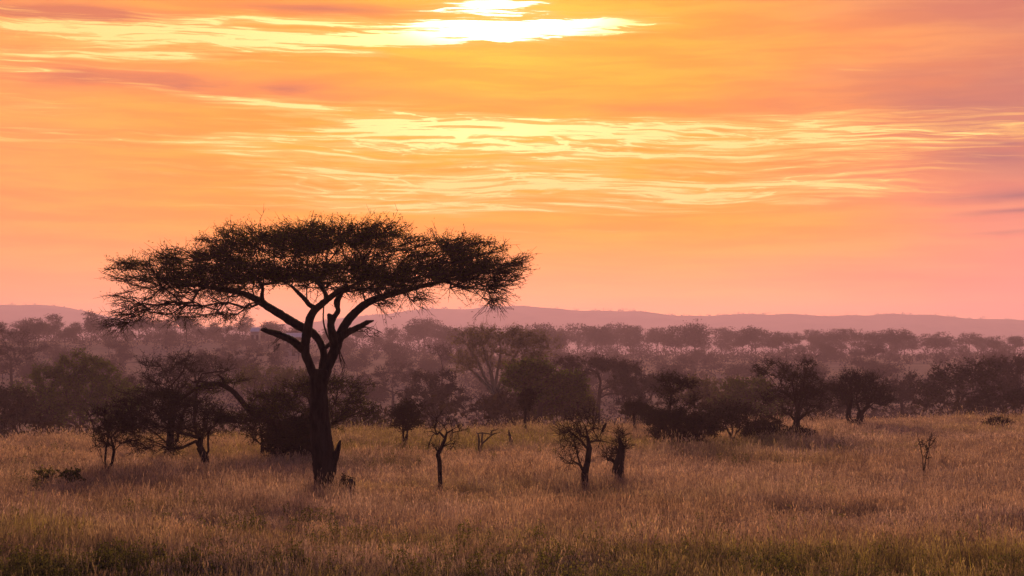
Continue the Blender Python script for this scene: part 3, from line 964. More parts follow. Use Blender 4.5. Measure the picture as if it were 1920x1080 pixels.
stump('jagged_stump', 'jagged black stump just right of the big trunk base', [([(658, 924), (658, 912), (659, 903), (660, 898)], [6, 6.5, 5, 1.5]), ([(663, 922), (664, 910), (664, 902)], [3.5, 3.2, 1.2])], (658, 924), 5)
stump('bare_pole', 'thin leaning bare stick left of the crooked tree', [([(803, 852), (804, 838), (807, 825), (812, 815), (817, 812)], [1.1, 1.1, 1.0, .8, .5])], (803, 852), 6)


# ------------------------------------------------------------------ the perched bird
def bird():
    dd = G(1098, 912)[1]
    s = dd / FPX
    tip = P(1127, 814, dd)
    b0 = P(1131, 803, dd)
    mbb = MB()
    # body: tail low left, chest and head up to the right
    sweep(mbb, [P(1127.5, 811, dd), P(1130, 806, dd), P(1132.5, 801, dd), P(1134.5, 797, dd), P(1136, 794.5, dd), P(1137.6, 793.3, dd)] - b0,
          np.array([.8, 2.2, 3.1, 2.6, 2.1, .5]) * s, 10, 0, 0.02, 3, 0.015)
    o_ = bpy.data.objects.new('bird', mbb.mesh('bird', [M['bark_dark']], True))
    COL.objects.link(o_)
    o_.location = b0
    tag(o_, 'small dark bird perched upright at the right of the bare thorny tree', 'bird')
    m2 = MB()
    sweep(m2, [P(1128.5, 809, dd) - b0, P(1126.5, 814, dd) - b0, P(1125, 818, dd) - b0], np.array([1.0, 1.1, .5]) * s, 6, 0, 0, 1, .02)
    m2.build('tail', [M['bark_dark']], o_)
    m2 = MB()
    sweep(m2, [P(1137.2, 793.6, dd) - b0, P(1138.6, 793.2, dd) - b0, P(1139.8, 793.8, dd) - b0], np.array([.6, .45, .1]) * s, 6, 0, 0, 1, .01)
    m2.build('beak', [M['bark_dark']], o_)
    m2 = MB()
    sweep(m2, [P(1131, 806, dd) - b0 + (0, .03, 0), P(1130, 809, dd) - b0, P(1129.6, 812, dd) - b0], np.array([.35, .3, .3]) * s, 5, 0, 0, 1, .02)
    m2.build('leg', [M['bark_dark']], o_)


bird()

# ------------------------------------------------------------------ trees of the valley behind the field
vg = 'trees down in the valley behind the field'


def VT(name, label, px, d, pads, seed, leaf='leaf_brown', bark='bark_brown', per=9, trunks=None, **kw):
    tr = trunks or [[(px, 800), (px + 2, max(p[1] + p[3] for p in pads) + 4), (px, np.mean([p[1] for p in pads]))]]
    a = dict(ntw=7, tlen=1.15, nleaf=12, ll=.27, lw=.13, tip_r=.022, seg=.9, r0=.24, flat=.45)
    a.update(kw)
    return make_tree(name, label, 'tree', (px, 0), pads, tr, d=d, seed=seed, leaf=leaf, bark=bark, per=per, group=vg, **a)


VT('broad_tree', 'dark broad tree with yellow green top behind the left edge of the field', 150, 168,
   [(150, 682, 36, 18), (185, 700, 46, 22), (95, 710, 40, 20), (60, 740, 38, 22), (150, 735, 90, 36), (215, 750, 50, 36), (120, 770, 80, 26), (80, 775, 60, 22)], 51, 'leaf_green', per=15, nleaf=12)
VT('bare_tree', 'tall hazy bare branched tree at the left edge of the picture', 20, 270, [(20, 640, 46, 26), (50, 655, 36, 22), (0, 670, 40, 24), (30, 690, 46, 26), (-20, 640, 40, 30)], 52, nleaf=3, per=12, tlen=1.6)
VT('scrub_tree', 'low dark scrub tree under the tall bare one at far left', 25, 150, [(20, 755, 50, 26), (0, 775, 60, 22), (55, 785, 50, 16)], 53, 'leaf_dark', per=12)
VT('scrub_tree', 'low purple brown scrub tree right of the dark broad tree', 262, 185, [(255, 735, 50, 30), (290, 760, 50, 30), (240, 775, 40, 22)], 54, per=13)
VT('flat_topped_acacia', 'hazy flat topped acacia above the tangled thorn thicket', 365, 215, [(365, 674, 72, 8), (330, 684, 50, 9), (405, 684, 45, 8), (365, 700, 60, 14)], 55, per=26, nleaf=6)
VT('flat_topped_acacia', 'olive flat topped acacia just left of the big trunk fork', 515, 225, [(505, 699, 70, 8), (555, 707, 50, 9), (465, 710, 45, 8), (510, 718, 80, 12)], 56, 'leaf_olive', per=26, nleaf=9)
VT('hazy_tree', 'mauve hazy rounded tree between the olive acacia and the left ridge', 470, 330, [(460, 670, 50, 18), (500, 665, 40, 18)], 57, 'leaf_far', per=15)
VT('hazy_tree', 'pale hazy rounded tree right of the big trunk', 735, 300, [(735, 705, 55, 26), (700, 720, 40, 22), (770, 715, 40, 22)], 58, 'leaf_far', per=14)
VT('scrub_tree', 'brown domed scrub tree behind the small round leafy tree', 810, 185, [(815, 720, 46, 22), (790, 750, 46, 26), (840, 750, 46, 28), (810, 775, 60, 16)], 59, 'leaf_brown', per=14)
VT('fever_tree', 'big fan shaped tree with pale spreading limbs in the valley centre', 925, 188,
   [(880, 640, 36, 16), (930, 628, 50, 12), (985, 636, 46, 14), (1025, 648, 28, 10), (885, 672, 34, 16), (950, 655, 46, 16), (1005, 668, 36, 14), (865, 690, 18, 12), (960, 690, 40, 12)], 60, 'leaf_gold', 'bark_pale', per=24,
   trunks=[[(932, 800), (930, 770), (926, 742), (905, 700), (888, 665)], [(926, 745), (925, 710), (920, 670), (935, 640)], [(930, 750), (940, 705), (965, 670), (985, 645)], [(932, 745), (950, 710), (990, 680), (1015, 655)]],
   nleaf=8, ll=.24, lw=.07, r0=.2, tlen=1.4, upb=.3,
   stubs=[([(930, 790), (928, 760), (926, 738)], [.35, .3, .25]), ([(926, 742), (905, 715), (880, 690), (862, 680)], [.17, .14, .1, .04]), ([(926, 742), (908, 705), (890, 668), (872, 642)], [.17, .14, .1, .04]),
    ([(926, 742), (920, 700), (908, 660), (900, 632)], [.17, .14, .1, .04]), ([(926, 742), (932, 700), (938, 660), (935, 622)], [.17, .14, .1, .04]), ([(926, 742), (944, 705), (965, 668), (980, 638)], [.17, .14, .1, .04]),
    ([(928, 742), (958, 712), (990, 680), (1022, 652)], [.17, .14, .1, .04]), ([(928, 745), (965, 722), (1000, 695), (1030, 680)], [.15, .12, .08, .03])])
VT('bare_tree', 'small bare tree left of the fan shaped pale limbed tree', 826, 310, [(822, 655, 26, 12), (838, 668, 16, 10)], 61, per=60, nleaf=3, r0=.12, trunks=[[(830, 760), (830, 690), (824, 665)]])
VT('evergreen_tree', 'dense deep green tree with lumpy crown in front of the fan shaped tree', 1010, 150,
   [(1000, 695, 42, 13), (980, 715, 34, 18), (1055, 715, 34, 14), (1030, 732, 55, 20), (1080, 730, 22, 16)], 62, 'leaf_green', per=34, nleaf=12)
VT('scrub_tree', 'russet twiggy scrub tree under the dense green tree', 955, 155, [(955, 760, 46, 24), (920, 765, 30, 20), (990, 770, 30, 18)], 63, 'leaf_brown', per=16)
VT('scrub_tree', 'dark olive scrub tree right of the russet scrub', 1060, 152, [(1060, 758, 50, 18), (1090, 768, 36, 18), (1040, 772, 40, 14)], 64, 'leaf_olive', per=20)
VT('flat_topped_acacia', 'wide brown flat topped acacia right of the dense green tree', 1122, 195, [(1090, 680, 56, 7), (1150, 686, 50, 7), (1120, 695, 70, 10), (1180, 700, 24, 10), (1170, 722, 30, 18)], 65, 'leaf_brown', per=26,
   trunks=[[(1120, 800), (1122, 760), (1126, 715), (1120, 698)]])
VT('scrub_tree', 'brown scrub tree filling the gap left of the black bush', 1205, 190, [(1215, 735, 36, 28), (1180, 745, 30, 26), (1240, 720, 40, 18)], 66, per=15)
VT('olive_tree', 'olive spreading tree directly behind the black bush', 1330, 185, [(1330, 722, 60, 12), (1290, 735, 40, 16), (1350, 745, 60, 18)], 67, 'leaf_olive', per=20)
VT('olive_tree', 'greener spreading tree left of the tall open topped tree', 1405, 165, [(1400, 735, 50, 20), (1375, 760, 50, 20), (1430, 755, 40, 22), (1410, 775, 60, 14)], 68, 'leaf_green', per=18)
VT('scrub_tree', 'brown twiggy scrub between the tall tree and round tree', 1545, 190, [(1550, 740, 36, 22), (1520, 750, 40, 22), (1575, 765, 36, 12)], 69, per=15)
VT('scrub_tree', 'hazy brown scrub right of the round crowned tree', 1690, 200, [(1690, 725, 34, 20), (1670, 745, 40, 22), (1715, 745, 30, 22)], 70, per=15)
VT('broad_tree', 'dark twiggy broad tree on the right with upswept crown', 1795, 165, [(1790, 705, 56, 16), (1830, 695, 46, 16), (1745, 728, 40, 18), (1800, 730, 70, 22), (1850, 720, 30, 24), (1740, 750, 40, 16)], 71, 'leaf_dark', per=16, nleaf=5, upb=.35)
VT('domed_tree', 'dark domed tree at the right edge of the picture', 1900, 205, [(1890, 680, 44, 12), (1925, 690, 50, 16), (1865, 695, 26, 14), (1900, 715, 50, 22), (1930, 740, 50, 20)], 72, 'leaf_brown', per=17)
VT('scrub_tree', 'low dark scrub under the right domed tree', 1880, 160, [(1870, 752, 50, 14), (1915, 748, 50, 16), (1830, 760, 40, 12)], 73, 'leaf_dark', per=18)

# low undergrowth along the foot of the valley trees
mb = MB()
r_ = np.random.default_rng(99)
for _ in range(430):
    px = r_.uniform(-250, 2170)
    u_ = (px - 960) / FPX
    dd = 101 + 53 * u_ + r_.uniform(14, 150) ** 1.0
    x_ = u_ * dd
    z_ = float(H(x_, dd))
    hgt = r_.uniform(1.6, 4.6)
    wd = hgt * r_.uniform(.6, 1.2)
    k = 130
    v_ = unit(r_.normal(size=(k, 3))) * (r_.uniform(.2, 1, k) ** .4)[:, None]
    c_ = np.array([x_, dd, z_ + hgt * .5]) + v_ * np.array([wd * .7, wd * .7, hgt * .5])
    leaves(mb, c_, r_.normal(size=(k, 3)), r_.normal(size=(k, 3)), r_.uniform(.3, .65, k), r_.uniform(.12, .3, k), 1)
    p0 = np.repeat(np.array([[x_, dd, z_]]), 14, 0)
    p1 = c_[:14]
    tubes(mb, p0, p1, np.full(14, .05), np.full(14, .02), 3, 0)
o = mb.build('undergrowth', [M['bark_brown'], M['leaf_brown']])
m5 = MB()
r_ = np.random.default_rng(98)
for _ in range(2300):
    px = r_.uniform(-300, 2220)
    u_ = (px - 960) / FPX
    dd = 230 + 480 * r_.uniform(0, 1) ** .8
    x_ = u_ * dd
    if vnoise(x_, dd, 38.0) + r_.normal() * .35 < -.25 - .25 * (dd > 540):
        continue
    z_ = float(H(x_, dd))
    hgt = r_.uniform(1.5, 4.2) * (1.0 if dd < 540 else 1.25)
    wd = hgt * r_.uniform(.6, 1.5)
    k = 70
    v_ = unit(r_.normal(size=(k, 3))) * (r_.uniform(.1, 1, k) ** .4)[:, None]
    c_ = np.array([x_, dd, z_ + hgt * .5]) + v_ * np.array([wd * .8, wd * .8, hgt * .55])
    leaves(m5, c_, r_.normal(size=(k, 3)), r_.normal(size=(k, 3)), r_.uniform(.4, 1.0, k), r_.uniform(.2, .45, k), 0)
o5 = m5.build('scrub', [M['leaf_far']])
tag(o5, 'hazy brown scrub covering the slope below the far ridge', 'scrub', kind='stuff')
tag(o, 'tangled brown undergrowth along the valley floor behind the field', 'undergrowth', kind='stuff')


# ------------------------------------------------------------------ far woodland on the ridge: copies of a few trees
def far_proto(kind, seed):
    r_ = np.random.default_rng(seed)
    m3 = MB()
    if kind == 'flat':
        pads = [(0, 0, .86, .42, .10), (.2, .1, .72, .3, .08), (-.22, -.1, .74, .3, .09), (.1, -.2, .62, .3, .08)]
    elif kind == 'dome':
        pads = [(0, 0, .70, .42, .24), (.18, .1, .62, .3, .2), (-.2, .0, .6, .3, .2)]
    elif kind == 'tall':
        pads = [(0, 0, .82, .26, .14), (.12, .1, .62, .24, .14), (-.12, -.05, .48, .26, .14)]
    else:
        pads = [(0, 0, .5, .42, .40), (.2, .0, .42, .3, .3), (-.2, .1, .4, .3, .3)]
    tg = []
    for (x, y, z, rx, rz) in pads:
        k = 46
        v = unit(r_.normal(size=(k, 3))) * (r_.uniform(.1, 1, k) ** .4)[:, None]
        tg.append(np.array([x, y, z]) + v * np.array([rx, rx, rz]))
    tg = np.concatenate(tg)
    tg[:, 2] = np.maximum(tg[:, 2], .06)
    sk = [[(0, 0, -.04), (.01, 0, .15), (-.01, .01, .3 if kind != 'bush' else .2)]]
    pts, par, dirs, nsk, tips = grow(sk, tg, .11, r_)
    rad = pipe(par, .0028)
    e = np.array([i for i in range(len(par)) if par[i] >= 0])
    tubes(m3, pts[par[e]], pts[e], rad[par[e]], rad[e], 4, 0)
    k = 16
    c_ = np.repeat(tg, k, 0) + r_.normal(size=(len(tg) * k, 3)) * np.array([.055, .055, .028])
    c_[:, 2] = np.maximum(c_[:, 2], .02)
    leaves(m3, c_, r_.normal(size=c_.shape) * np.array([1, 1, .6]), r_.normal(size=c_.shape) + np.array([0, 0, .4]), r_.uniform(.025, .06, len(c_)), r_.uniform(.015, .03, len(c_)), 1)
    return m3.mesh(kind + '_tree', [M['bark_brown'], M['leaf_far']])


protos = {k: [far_proto(k, 300 + 10 * i + j) for j in range(3)] for i, k in enumerate(('flat', 'dome', 'tall', 'bush'))}
FN = {'flat': 'flat_topped_tree', 'dome': 'domed_tree', 'tall': 'slender_tree', 'bush': 'bushy_tree'}


def far_tree(kind, px, d, hgt, label, group, r_):
    o_ = bpy.data.objects.new(FN[kind], r_.choice(protos[kind]))
    x_ = (px - 960) / FPX * d
    o_.location = (x_, d, float(H(x_, d)))
    wdt = hgt * r_.uniform(.75, 1.3)
    o_.scale = (wdt, wdt, hgt)
    o_.rotation_euler = (0, 0, r_.uniform(0, 6.28))
    COL.objects.link(o_)
    return tag(o_, label, 'tree', group)


r_ = np.random.default_rng(5)
rg = 'hazy trees along the far ridge'
for px in np.concatenate([np.arange(-120, 480, 15), np.arange(500, 720, 22), np.arange(730, 2060, 15)]):
    px = px + r_.uniform(-13, 13)
    lf = px < 700
    d = r_.uniform(550, 660) if lf else r_.uniform(590, 760)
    x_ = (px - 960) / FPX * d
    top = np.interp(px, [-200, 0, 200, 300, 450, 520, 600, 720, 740, 880, 900, 1000, 1100, 1250, 1350, 1500, 1700, 1920, 2100],
                    [600, 603, 604, 602, 600, 612, 622, 622, 608, 606, 614, 612, 610, 616, 621, 624, 626, 630, 630]) + r_.choice([r_.uniform(-9, 2), r_.uniform(0, 20)])
    hgt = (HC + (HROW - top) / FPX * d) - float(H(x_, d))
    kd = r_.choice(['flat', 'dome', 'tall', 'dome', 'flat', 'bush'])
    far_tree(kd, px, d, max(hgt / .95, 4.5), 'hazy savanna tree standing in the far ridge woodland', rg, r_)
for kd, px, d, top, lab in (('dome', 1303, 600, 602, 'domed tree rising clear above the far ridge right of centre'),
                            ('tall', 172, 545, 584, 'tallest slim tree on the far ridge above the left thicket'),
                            ('tall', 100, 560, 588, 'slim tufted tree on the far ridge at the left'),
                            ('flat', 65, 500, 598, 'dark flat crowned tree on the left ridge beneath the pale hill'),
                            ('dome', 350, 560, 591, 'rounded tree topping the left ridge behind the acacia skirt'),
                            ('flat', 1678, 610, 618, 'flat crowned tree standing out on the right part of the ridge')):
    x_ = (px - 960) / FPX * d
    hgt = (HC + (HROW - top) / FPX * d) - float(H(x_, d))
    far_tree(kd, px, d, hgt / (.95 if kd != 'dome' else .92), lab, None, r_)
sg = 'hazy trees on the slope below the ridge'
for _ in range(170):
    px = r_.uniform(-150, 2070)
    d = r_.uniform(330, 580)
    far_tree(r_.choice(['flat', 'bush', 'bush', 'dome', 'tall']), px, d, r_.uniform(4.0, 7.5), 'hazy tree on the slope between the valley and the far ridge', sg, r_)


# ------------------------------------------------------------------ pale roofed lodges among the far trees
def lodge(px0, px1, row, d, label):
    a, c_ = P(px0, row, d), P(px1, row, d)
    wd = c_[0] - a[0]
    x0 = (a[0] + c_[0]) / 2
    zg = float(H(x0, d))
    eave = a[2] - .3
    hh = max(eave - zg, 1.8)
    t_ = thing('lodge', label, 'building', (x0, d, zg), 'pale roofed lodges among the far trees')

    def box(mb_, x, y, z, sx, sy, sz):
        v = np.array([[i, j, k] for k in (-.5, .5) for j in (-.5, .5) for i in (-.5, .5)]) * [sx, sy, sz] + [x, y, z]
        mb_.add(v, [[0, 2, 3, 1], [4, 5, 7, 6], [0, 1, 5, 4], [2, 6, 7, 3], [0, 4, 6, 2], [1, 3, 7, 5]])
    w_ = MB()
    box(w_, 0, 0, hh / 2, wd * .86, 3.6, hh)
    w_.build('wall', [M['wall_tan']], t_)
    rf = MB()
    v = np.array([[-.5, -2.6, hh - .1], [.5, -2.6, hh - .1], [.5, 0, hh + 1.1], [-.5, 0, hh + 1.1], [-.5, 2.6, hh - .1], [.5, 2.6, hh - .1]]) * [wd, 1, 1]
    rf.add(np.concatenate([v, v + [0, 0, .12]]), [[0, 1, 2, 3], [3, 2, 5, 4], [6, 9, 8, 7], [9, 10, 11, 8], [0, 6, 7, 1], [4, 5, 11, 10], [0, 3, 9, 6], [3, 4, 10, 9], [1, 7, 8, 2], [2, 8, 11, 5]])
    rf.build('roof', [M['roof_pale']], t_)
    dr = MB()
    box(dr, 0, -1.83, min(1.0, hh * .45), .9, .05, min(2.0, hh * .9))
    dr.build('door', [M['bark_dark']], t_)
    for s in (-1, 1):
        wn_ = MB()
        box(wn_, s * wd * .27, -1.83, hh * .6, .8, .05, hh * .35)
        wn_.build('window', [M['bark_dark']], t_)


def plain(name, col, rough=.6):
    m_ = bpy.data.materials.new(name)
    m_.use_nodes = True
    t = NT(m_.node_tree)
    o_ = t.n('ShaderNodeOutputMaterial')
    b = t.n('ShaderNodeBsdfPrincipled')
    nz = t.noise(None, 3.0)
    t.link(t.mix(nz, tuple(x * .85 for x in col), col), b.inputs['Base Color'])
    b.inputs['Roughness'].default_value = rough
    t.link(b.outputs[0], o_.inputs[0])
    return m_


M['wall_tan'] = plain('wall_tan', (.3, .24, .2))
M['roof_pale'] = plain('roof_pale', (.82, .74, .66), .75)
lodge(532, 572, 630, 500, 'pale roofed lodge seen just left of the big tree fork')
lodge(471, 488, 620, 530, 'small pale roofed lodge above the dead left limb tip')


# ------------------------------------------------------------------ grass
def blade_mesh(name, seed, nb, rad, h0, h1, wid, head=0.5, lean=.25, mats=()):
    r_ = np.random.default_rng(seed)
    m3 = MB()
    a = r_.uniform(0, 6.283, nb)
    rr = rad * np.sqrt(r_.uniform(0, 1, nb))
    p0 = np.stack([np.cos(a) * rr, np.sin(a) * rr, np.full(nb, -.03)], 1)
    hh = r_.uniform(h0, h1, nb)
    ln = r_.normal(size=(nb, 2)) * lean
    p1 = p0 + np.stack([ln[:, 0] * hh * .35, ln[:, 1] * hh * .35, hh * .55], 1)
    p2 = p0 + np.stack([ln[:, 0] * hh, ln[:, 1] * hh, hh], 1)
    sa = r_.uniform(0, 3.1416, nb)
    s = np.stack([np.cos(sa), np.sin(sa), np.zeros(nb)], 1) * wid * .5
    v = np.stack([p0 - s, p0 + s, p1 + s * .8, p1 - s * .8, p2 + s * .15, p2 - s * .15], 1).reshape(-1, 3)
    f = np.array([[0, 1, 2, 3], [3, 2, 4, 5]])
    m3.add(v, (f[None] + (np.arange(nb) * 6)[:, None, None]).reshape(-1, 4), 0)
    hm = r_.uniform(0, 1, nb) < head
    k = int(hm.sum())
    if k:
        ax = unit(p2[hm] - p1[hm])
        for q_ in range(2):
            leaves(m3, p2[hm] + ax * .02, ax + r_.normal(size=(k, 3)) * .12, r_.normal(size=(k, 3)), r_.uniform(.07, .16, k), r_.uniform(.012, .026, k), 1)
    return m3.mesh(name, mats)


def grass_material(name, straw, ochre, green, dark, headc=None):
    m_ = bpy.data.materials.new(name)
    m_.use_nodes = True
    t = NT(m_.node_tree)
    o_ = t.n('ShaderNodeOutputMaterial')
    geo = t.n('ShaderNodeNewGeometry')
    pos = geo.outputs['Position']
    mp = t.n('ShaderNodeMapping')
    mp.inputs['Scale'].default_value = (.45, 1, 0)
    t.link(pos, mp.inputs[0])
    a = t.noise(mp.outputs[0], .16, 5.0, .62, .6)
    b_ = t.noise(mp.outputs[0], .07, 4.0, .6)
    g_ = t.n('ShaderNodeMapping')
    g_.inputs['Location'].default_value = (31, 12, 0)
    g_.inputs['Scale'].default_value = (.6, 1, 0)
    t.link(pos, g_.inputs[0])
    c3 = t.noise(g_.outputs[0], .11, 5.0, .6, .3)
    oi = t.n('ShaderNodeObjectInfo')
    rnd = geo.outputs['Random Per Island']
    col = t.mix(t.ss(t.m('ADD', a, t.m('MULTIPLY', t.m('SUBTRACT', rnd, .5), .25)), .42, .62), straw, ochre)
    col = t.mix(t.m('MULTIPLY', t.ss(b_, .50, .66), .35), col, dark)
    # greener growth: in patches, along the near edge and in a yellow-green strip mid-field
    sp_ = t.n('ShaderNodeSeparateXYZ')
    t.link(pos, sp_.inputs[0])
    nearg = t.ss(sp_.outputs[1], 47, 37, 0, .16)
    mid = t.m('MULTIPLY', t.ss(sp_.outputs[1], 72, 82), t.ss(sp_.outputs[1], 106, 94))
    mid = t.m('MULTIPLY', mid, t.m('MULTIPLY', t.ss(sp_.outputs[0], -32, -8), t.ss(sp_.outputs[0], 22, 6)))
    gm = t.ss(t.m('ADD', c3, t.m('ADD', nearg, t.m('MULTIPLY', mid, .15))), .53, .70)
    col = t.mix(t.m('MULTIPLY', gm, t.m('MULTIPLY_ADD', rnd, .6, .4)), col, green)
    col = t.mix(1.0, col, t.mix(rnd, (.40, .38, .38), (1.3, 1.3, 1.3)), 'MULTIPLY')
    fine = t.noise(pos, .9, 3.0, .6)
    col = t.mix(1.0, col, t.mix(t.ss(fine, .33, .66), (.58, .54, .52), (1.22, 1.2, 1.16)), 'MULTIPLY')
    d = t.n('ShaderNodeBsdfDiffuse')
    tr = t.n('ShaderNodeBsdfTranslucent')
    t.link(col, d.inputs[0])
    t.link(col, tr.inputs[0])
    mx = t.n('ShaderNodeMixShader')
    mx.inputs[0].default_value = .5
    t.link(d.outputs[0], mx.inputs[1])
    t.link(tr.outputs[0], mx.inputs[2])
    t.link(mx.outputs[0], o_.inputs[0])
    return m_


M['blade'] = grass_material('grass_blade', (.62, .46, .38), (.54, .38, .25), (.36, .31, .05), (.24, .145, .09))
M['head'] = grass_material('grass_head', (.72, .54, .42), (.66, .46, .28), (.45, .38, .12), (.42, .26, .18))


def scatter(name, label, cat, protos_, pts, rot, sc, kind_idx):
    cl = bpy.data.collections.new(name + '_sources')
    for i, me in enumerate(protos_):
        cl.objects.link(bpy.data.objects.new('%s_source_%d' % (name, i), me))
    me = bpy.data.meshes.new(name)
    me.vertices.add(len(pts))
    me.vertices.foreach_set('co', np.asarray(pts, float).ravel())
    at = me.attributes.new('rot', 'FLOAT_VECTOR', 'POINT')
    at.data.foreach_set('vector', np.asarray(rot, np.float32).ravel())
    at = me.attributes.new('sc', 'FLOAT_VECTOR', 'POINT')
    at.data.foreach_set('vector', np.asarray(sc, np.float32).ravel())
    at = me.attributes.new('ki', 'INT', 'POINT')
    at.data.foreach_set('value', np.asarray(kind_idx, np.int32))
    o_ = bpy.data.objects.new(name, me)
    COL.objects.link(o_)
    for m_ in protos_[0].materials:
        me.materials.append(m_)
    ng = bpy.data.node_groups.new(name + '_scatter', 'GeometryNodeTree')
    ng.interface.new_socket('Geometry', in_out='INPUT', socket_type='NodeSocketGeometry')
    ng.interface.new_socket('Geometry', in_out='OUTPUT', socket_type='NodeSocketGeometry')
    gi, go = ng.nodes.new('NodeGroupInput'), ng.nodes.new('NodeGroupOutput')
    ci = ng.nodes.new('GeometryNodeCollectionInfo')
    ci.inputs['Collection'].default_value = cl
    ci.inputs['Separate Children'].default_value = True
    ci.inputs['Reset Children'].default_value = True
    ip = ng.nodes.new('GeometryNodeInstanceOnPoints')
    ip.inputs['Pick Instance'].default_value = True

    def na(nm, tp):
        nd = ng.nodes.new('GeometryNodeInputNamedAttribute')
        nd.data_type = tp
        nd.inputs[0].default_value = nm
        return nd.outputs[0]
    e2r = ng.nodes.new('FunctionNodeEulerToRotation')
    ng.links.new(na('rot', 'FLOAT_VECTOR'), e2r.inputs[0])
    ng.links.new(gi.outputs[0], ip.inputs['Points'])
    ng.links.new(ci.outputs[0], ip.inputs['Instance'])
    ng.links.new(na('ki', 'INT'), ip.inputs['Instance Index'])
    ng.links.new(e2r.outputs[0], ip.inputs['Rotation'])
    ng.links.new(na('sc', 'FLOAT_VECTOR'), ip.inputs['Scale'])
    ng.links.new(ip.outputs[0], go.inputs[0])
    md = o_.modifiers.new('scatter', 'NODES')
    md.node_group = ng
    return tag(o_, label, cat, kind='stuff')


r_ = np.random.default_rng(77)
gmats = [M['blade'], M['head']]
tuft = [blade_mesh('grass_tuft', 400 + i, 40, .42, .16, .52, .013, .6, .2, gmats) for i in range(5)]
tuft += [blade_mesh('grass_tuft', 450 + i, 13, .40, .35, .85, .011, .85, .2, gmats) for i in range(3)]
pts = []
for (y0, y1, dens) in ((24, 36, 7), (36, 52, 17), (52, 75, 12), (75, 105, 8.5), (105, 165, 6.5)):
    wmax = .40 * y1 + 4
    k = int(2 * wmax * (y1 - y0) * dens)
    xy = np.stack([r_.uniform(-wmax, wmax, k), r_.uniform(y0, y1, k)], 1)
    e = 101 + 53 * np.clip(xy[:, 0] / xy[:, 1], -.5, .5)
    keep = (np.abs(xy[:, 0]) < .40 * xy[:, 1] + 4) & (xy[:, 1] < e + 14)
    # thin, uneven growth
    keep &= r_.uniform(0, 1, k) < .72 + .5 * vnoise(xy[:, 0], xy[:, 1], 2.3)
    pts.append(xy[keep])
pts = np.concatenate(pts)
n = len(pts)
z = H(pts[:, 0], pts[:, 1])
ki = np.where(r_.uniform(0, 1, n) < .24 + .2 * vnoise(pts[:, 0] + 9, pts[:, 1], 4.1), r_.integers(5, 8, n), r_.integers(0, 5, n))
hs = (1.0 + .40 * vnoise(pts[:, 0], pts[:, 1], 3.7) + .28 * vnoise(pts[:, 0] + 50, pts[:, 1], .9)) * r_.uniform(.75, 1.2, n)
ws = np.clip(pts[:, 1] / 60, .9, 1.7)
scatter('grass', 'tall dry straw coloured grass covering the whole field', 'grass', tuft, np.stack([pts[:, 0], pts[:, 1], z], 1),
        np.stack([r_.normal(0, .06, n), r_.normal(0, .06, n), r_.uniform(0, 6.28, n)], 1), np.stack([ws, ws, hs], 1), ki)


# leafy green weeds among the near grass
def weed_mesh(seed):
    r2 = np.random.default_rng(seed)
    m3 = MB()
    for _ in range(5):
        p0 = np.array([r2.normal() * .12, r2.normal() * .12, -.03])
        hh = r2.uniform(.5, 1.0)
        tip = p0 + np.array([r2.normal() * .12, r2.normal() * .12, hh])
        tubes(m3, p0[None], tip[None], [.006], [.003], 3, 0)
        k = 22
        s = r2.uniform(.2, 1, k)[:, None]
        c_ = p0 + (tip - p0) * s + r2.normal(size=(k, 3)) * .045
        leaves(m3, c_, r2.normal(size=(k, 3)) + np.array([0, 0, .6]), r2.normal(size=(k, 3)), r2.uniform(.05, .11, k), r2.uniform(.02, .045, k), 1)
    return m3.mesh('weed', [M['bark_brown'], M['leaf_weed']])


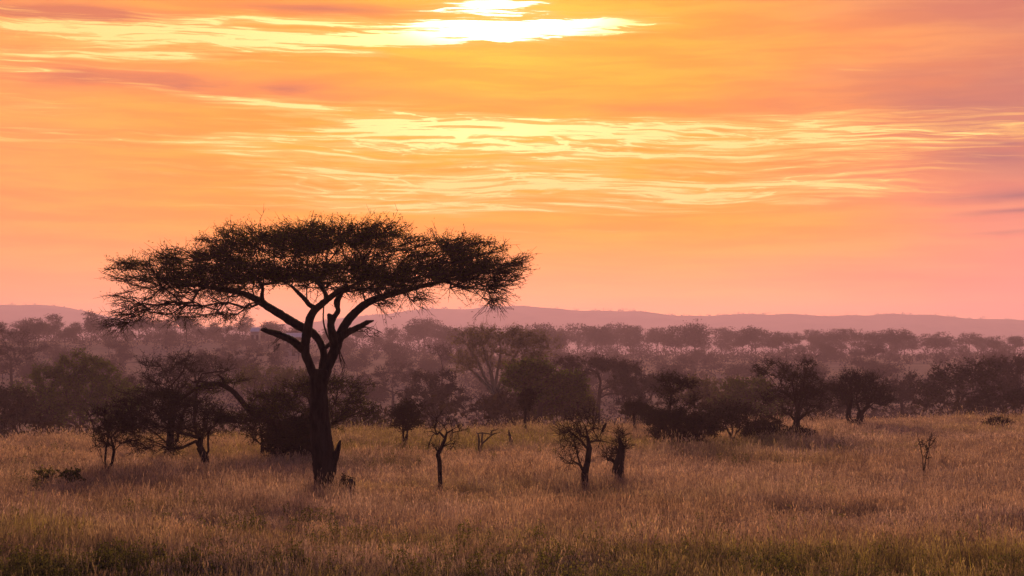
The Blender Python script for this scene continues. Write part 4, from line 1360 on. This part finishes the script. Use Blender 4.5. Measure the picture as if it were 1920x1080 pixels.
weeds = [weed_mesh(500 + i) for i in range(4)]
k = 3000
xy = np.stack([r_.uniform(-18, 18, k), r_.uniform(34, 62, k)], 1)
keep = (.55 * vnoise(xy[:, 0], xy[:, 1], 3.1) + .3 * vnoise(xy[:, 0], xy[:, 1], 1.1) + r_.normal(0, .45, k) > .30 + (xy[:, 1] - 40) * .05 + np.clip(xy[:, 0], -6, 8) * .02)
xy = xy[keep]
k2 = 1500
xy2 = np.stack([r_.uniform(-26, 20, k2), r_.uniform(74, 104, k2)], 1)
xy2 = xy2[vnoise(xy2[:, 0], xy2[:, 1], 4.0) + r_.normal(0, .2, k2) > .35]
xy3 = np.concatenate([np.array([G(px, rw)[:2] for px, rw in zip(r_.normal(cx, sx, k4), r_.normal(cy, 12, k4))]) for (cx, cy, sx, k4) in
                      ((215, 1062, 28, 110), (60, 1075, 50, 90), (330, 1070, 60, 60), (420, 1062, 80, 80), (560, 1060, 50, 50), (880, 1075, 120, 60), (1500, 1050, 160, 60), (95, 905, 50, 12), (680, 862, 40, 40), (880, 835, 16, 16), (1350, 850, 40, 24), (775, 850, 40, 24), (60, 862, 60, 20))])
xy = np.concatenate([xy, xy2, xy3])
n = len(xy)
scatter('weeds', 'scattered green leafy weeds growing among the dry grass', 'weeds', weeds, np.stack([xy[:, 0], xy[:, 1], H(xy[:, 0], xy[:, 1])], 1),
        np.stack([r_.normal(0, .1, n), r_.normal(0, .1, n), r_.uniform(0, 6.28, n)], 1), np.repeat(r_.uniform(.5, 1.0, n)[:, None], 3, 1), r_.integers(0, 4, n))

# ------------------------------------------------------------------ haze
mb = MB()
x0, x1, y0, y1, z0, z1 = -3650, 3650, -450, 3560, -12, 97
v = np.array([[i, j, k] for k in (z0, z1) for j in (y0, y1) for i in (x0, x1)], float)
mb.add(v, [[0, 2, 3, 1], [4, 5, 7, 6], [0, 1, 5, 4], [2, 6, 7, 3], [0, 4, 6, 2], [1, 3, 7, 5]])
hm = bpy.data.materials.new('haze_air')
hm.use_nodes = True
t = NT(hm.node_tree)
o_ = t.n('ShaderNodeOutputMaterial')
pv = t.n('ShaderNodeVolumePrincipled')
pv.inputs['Color'].default_value = (.84, .60, .90, 1)
pv.inputs['Density'].default_value = 0.00033
pv.inputs['Anisotropy'].default_value = 0.32
t.link(pv.outputs[0], o_.inputs['Volume'])
hz = mb.build('haze', [hm])
tag(hz, 'thin mauve morning haze lying over the valley', 'haze', kind='stuff')
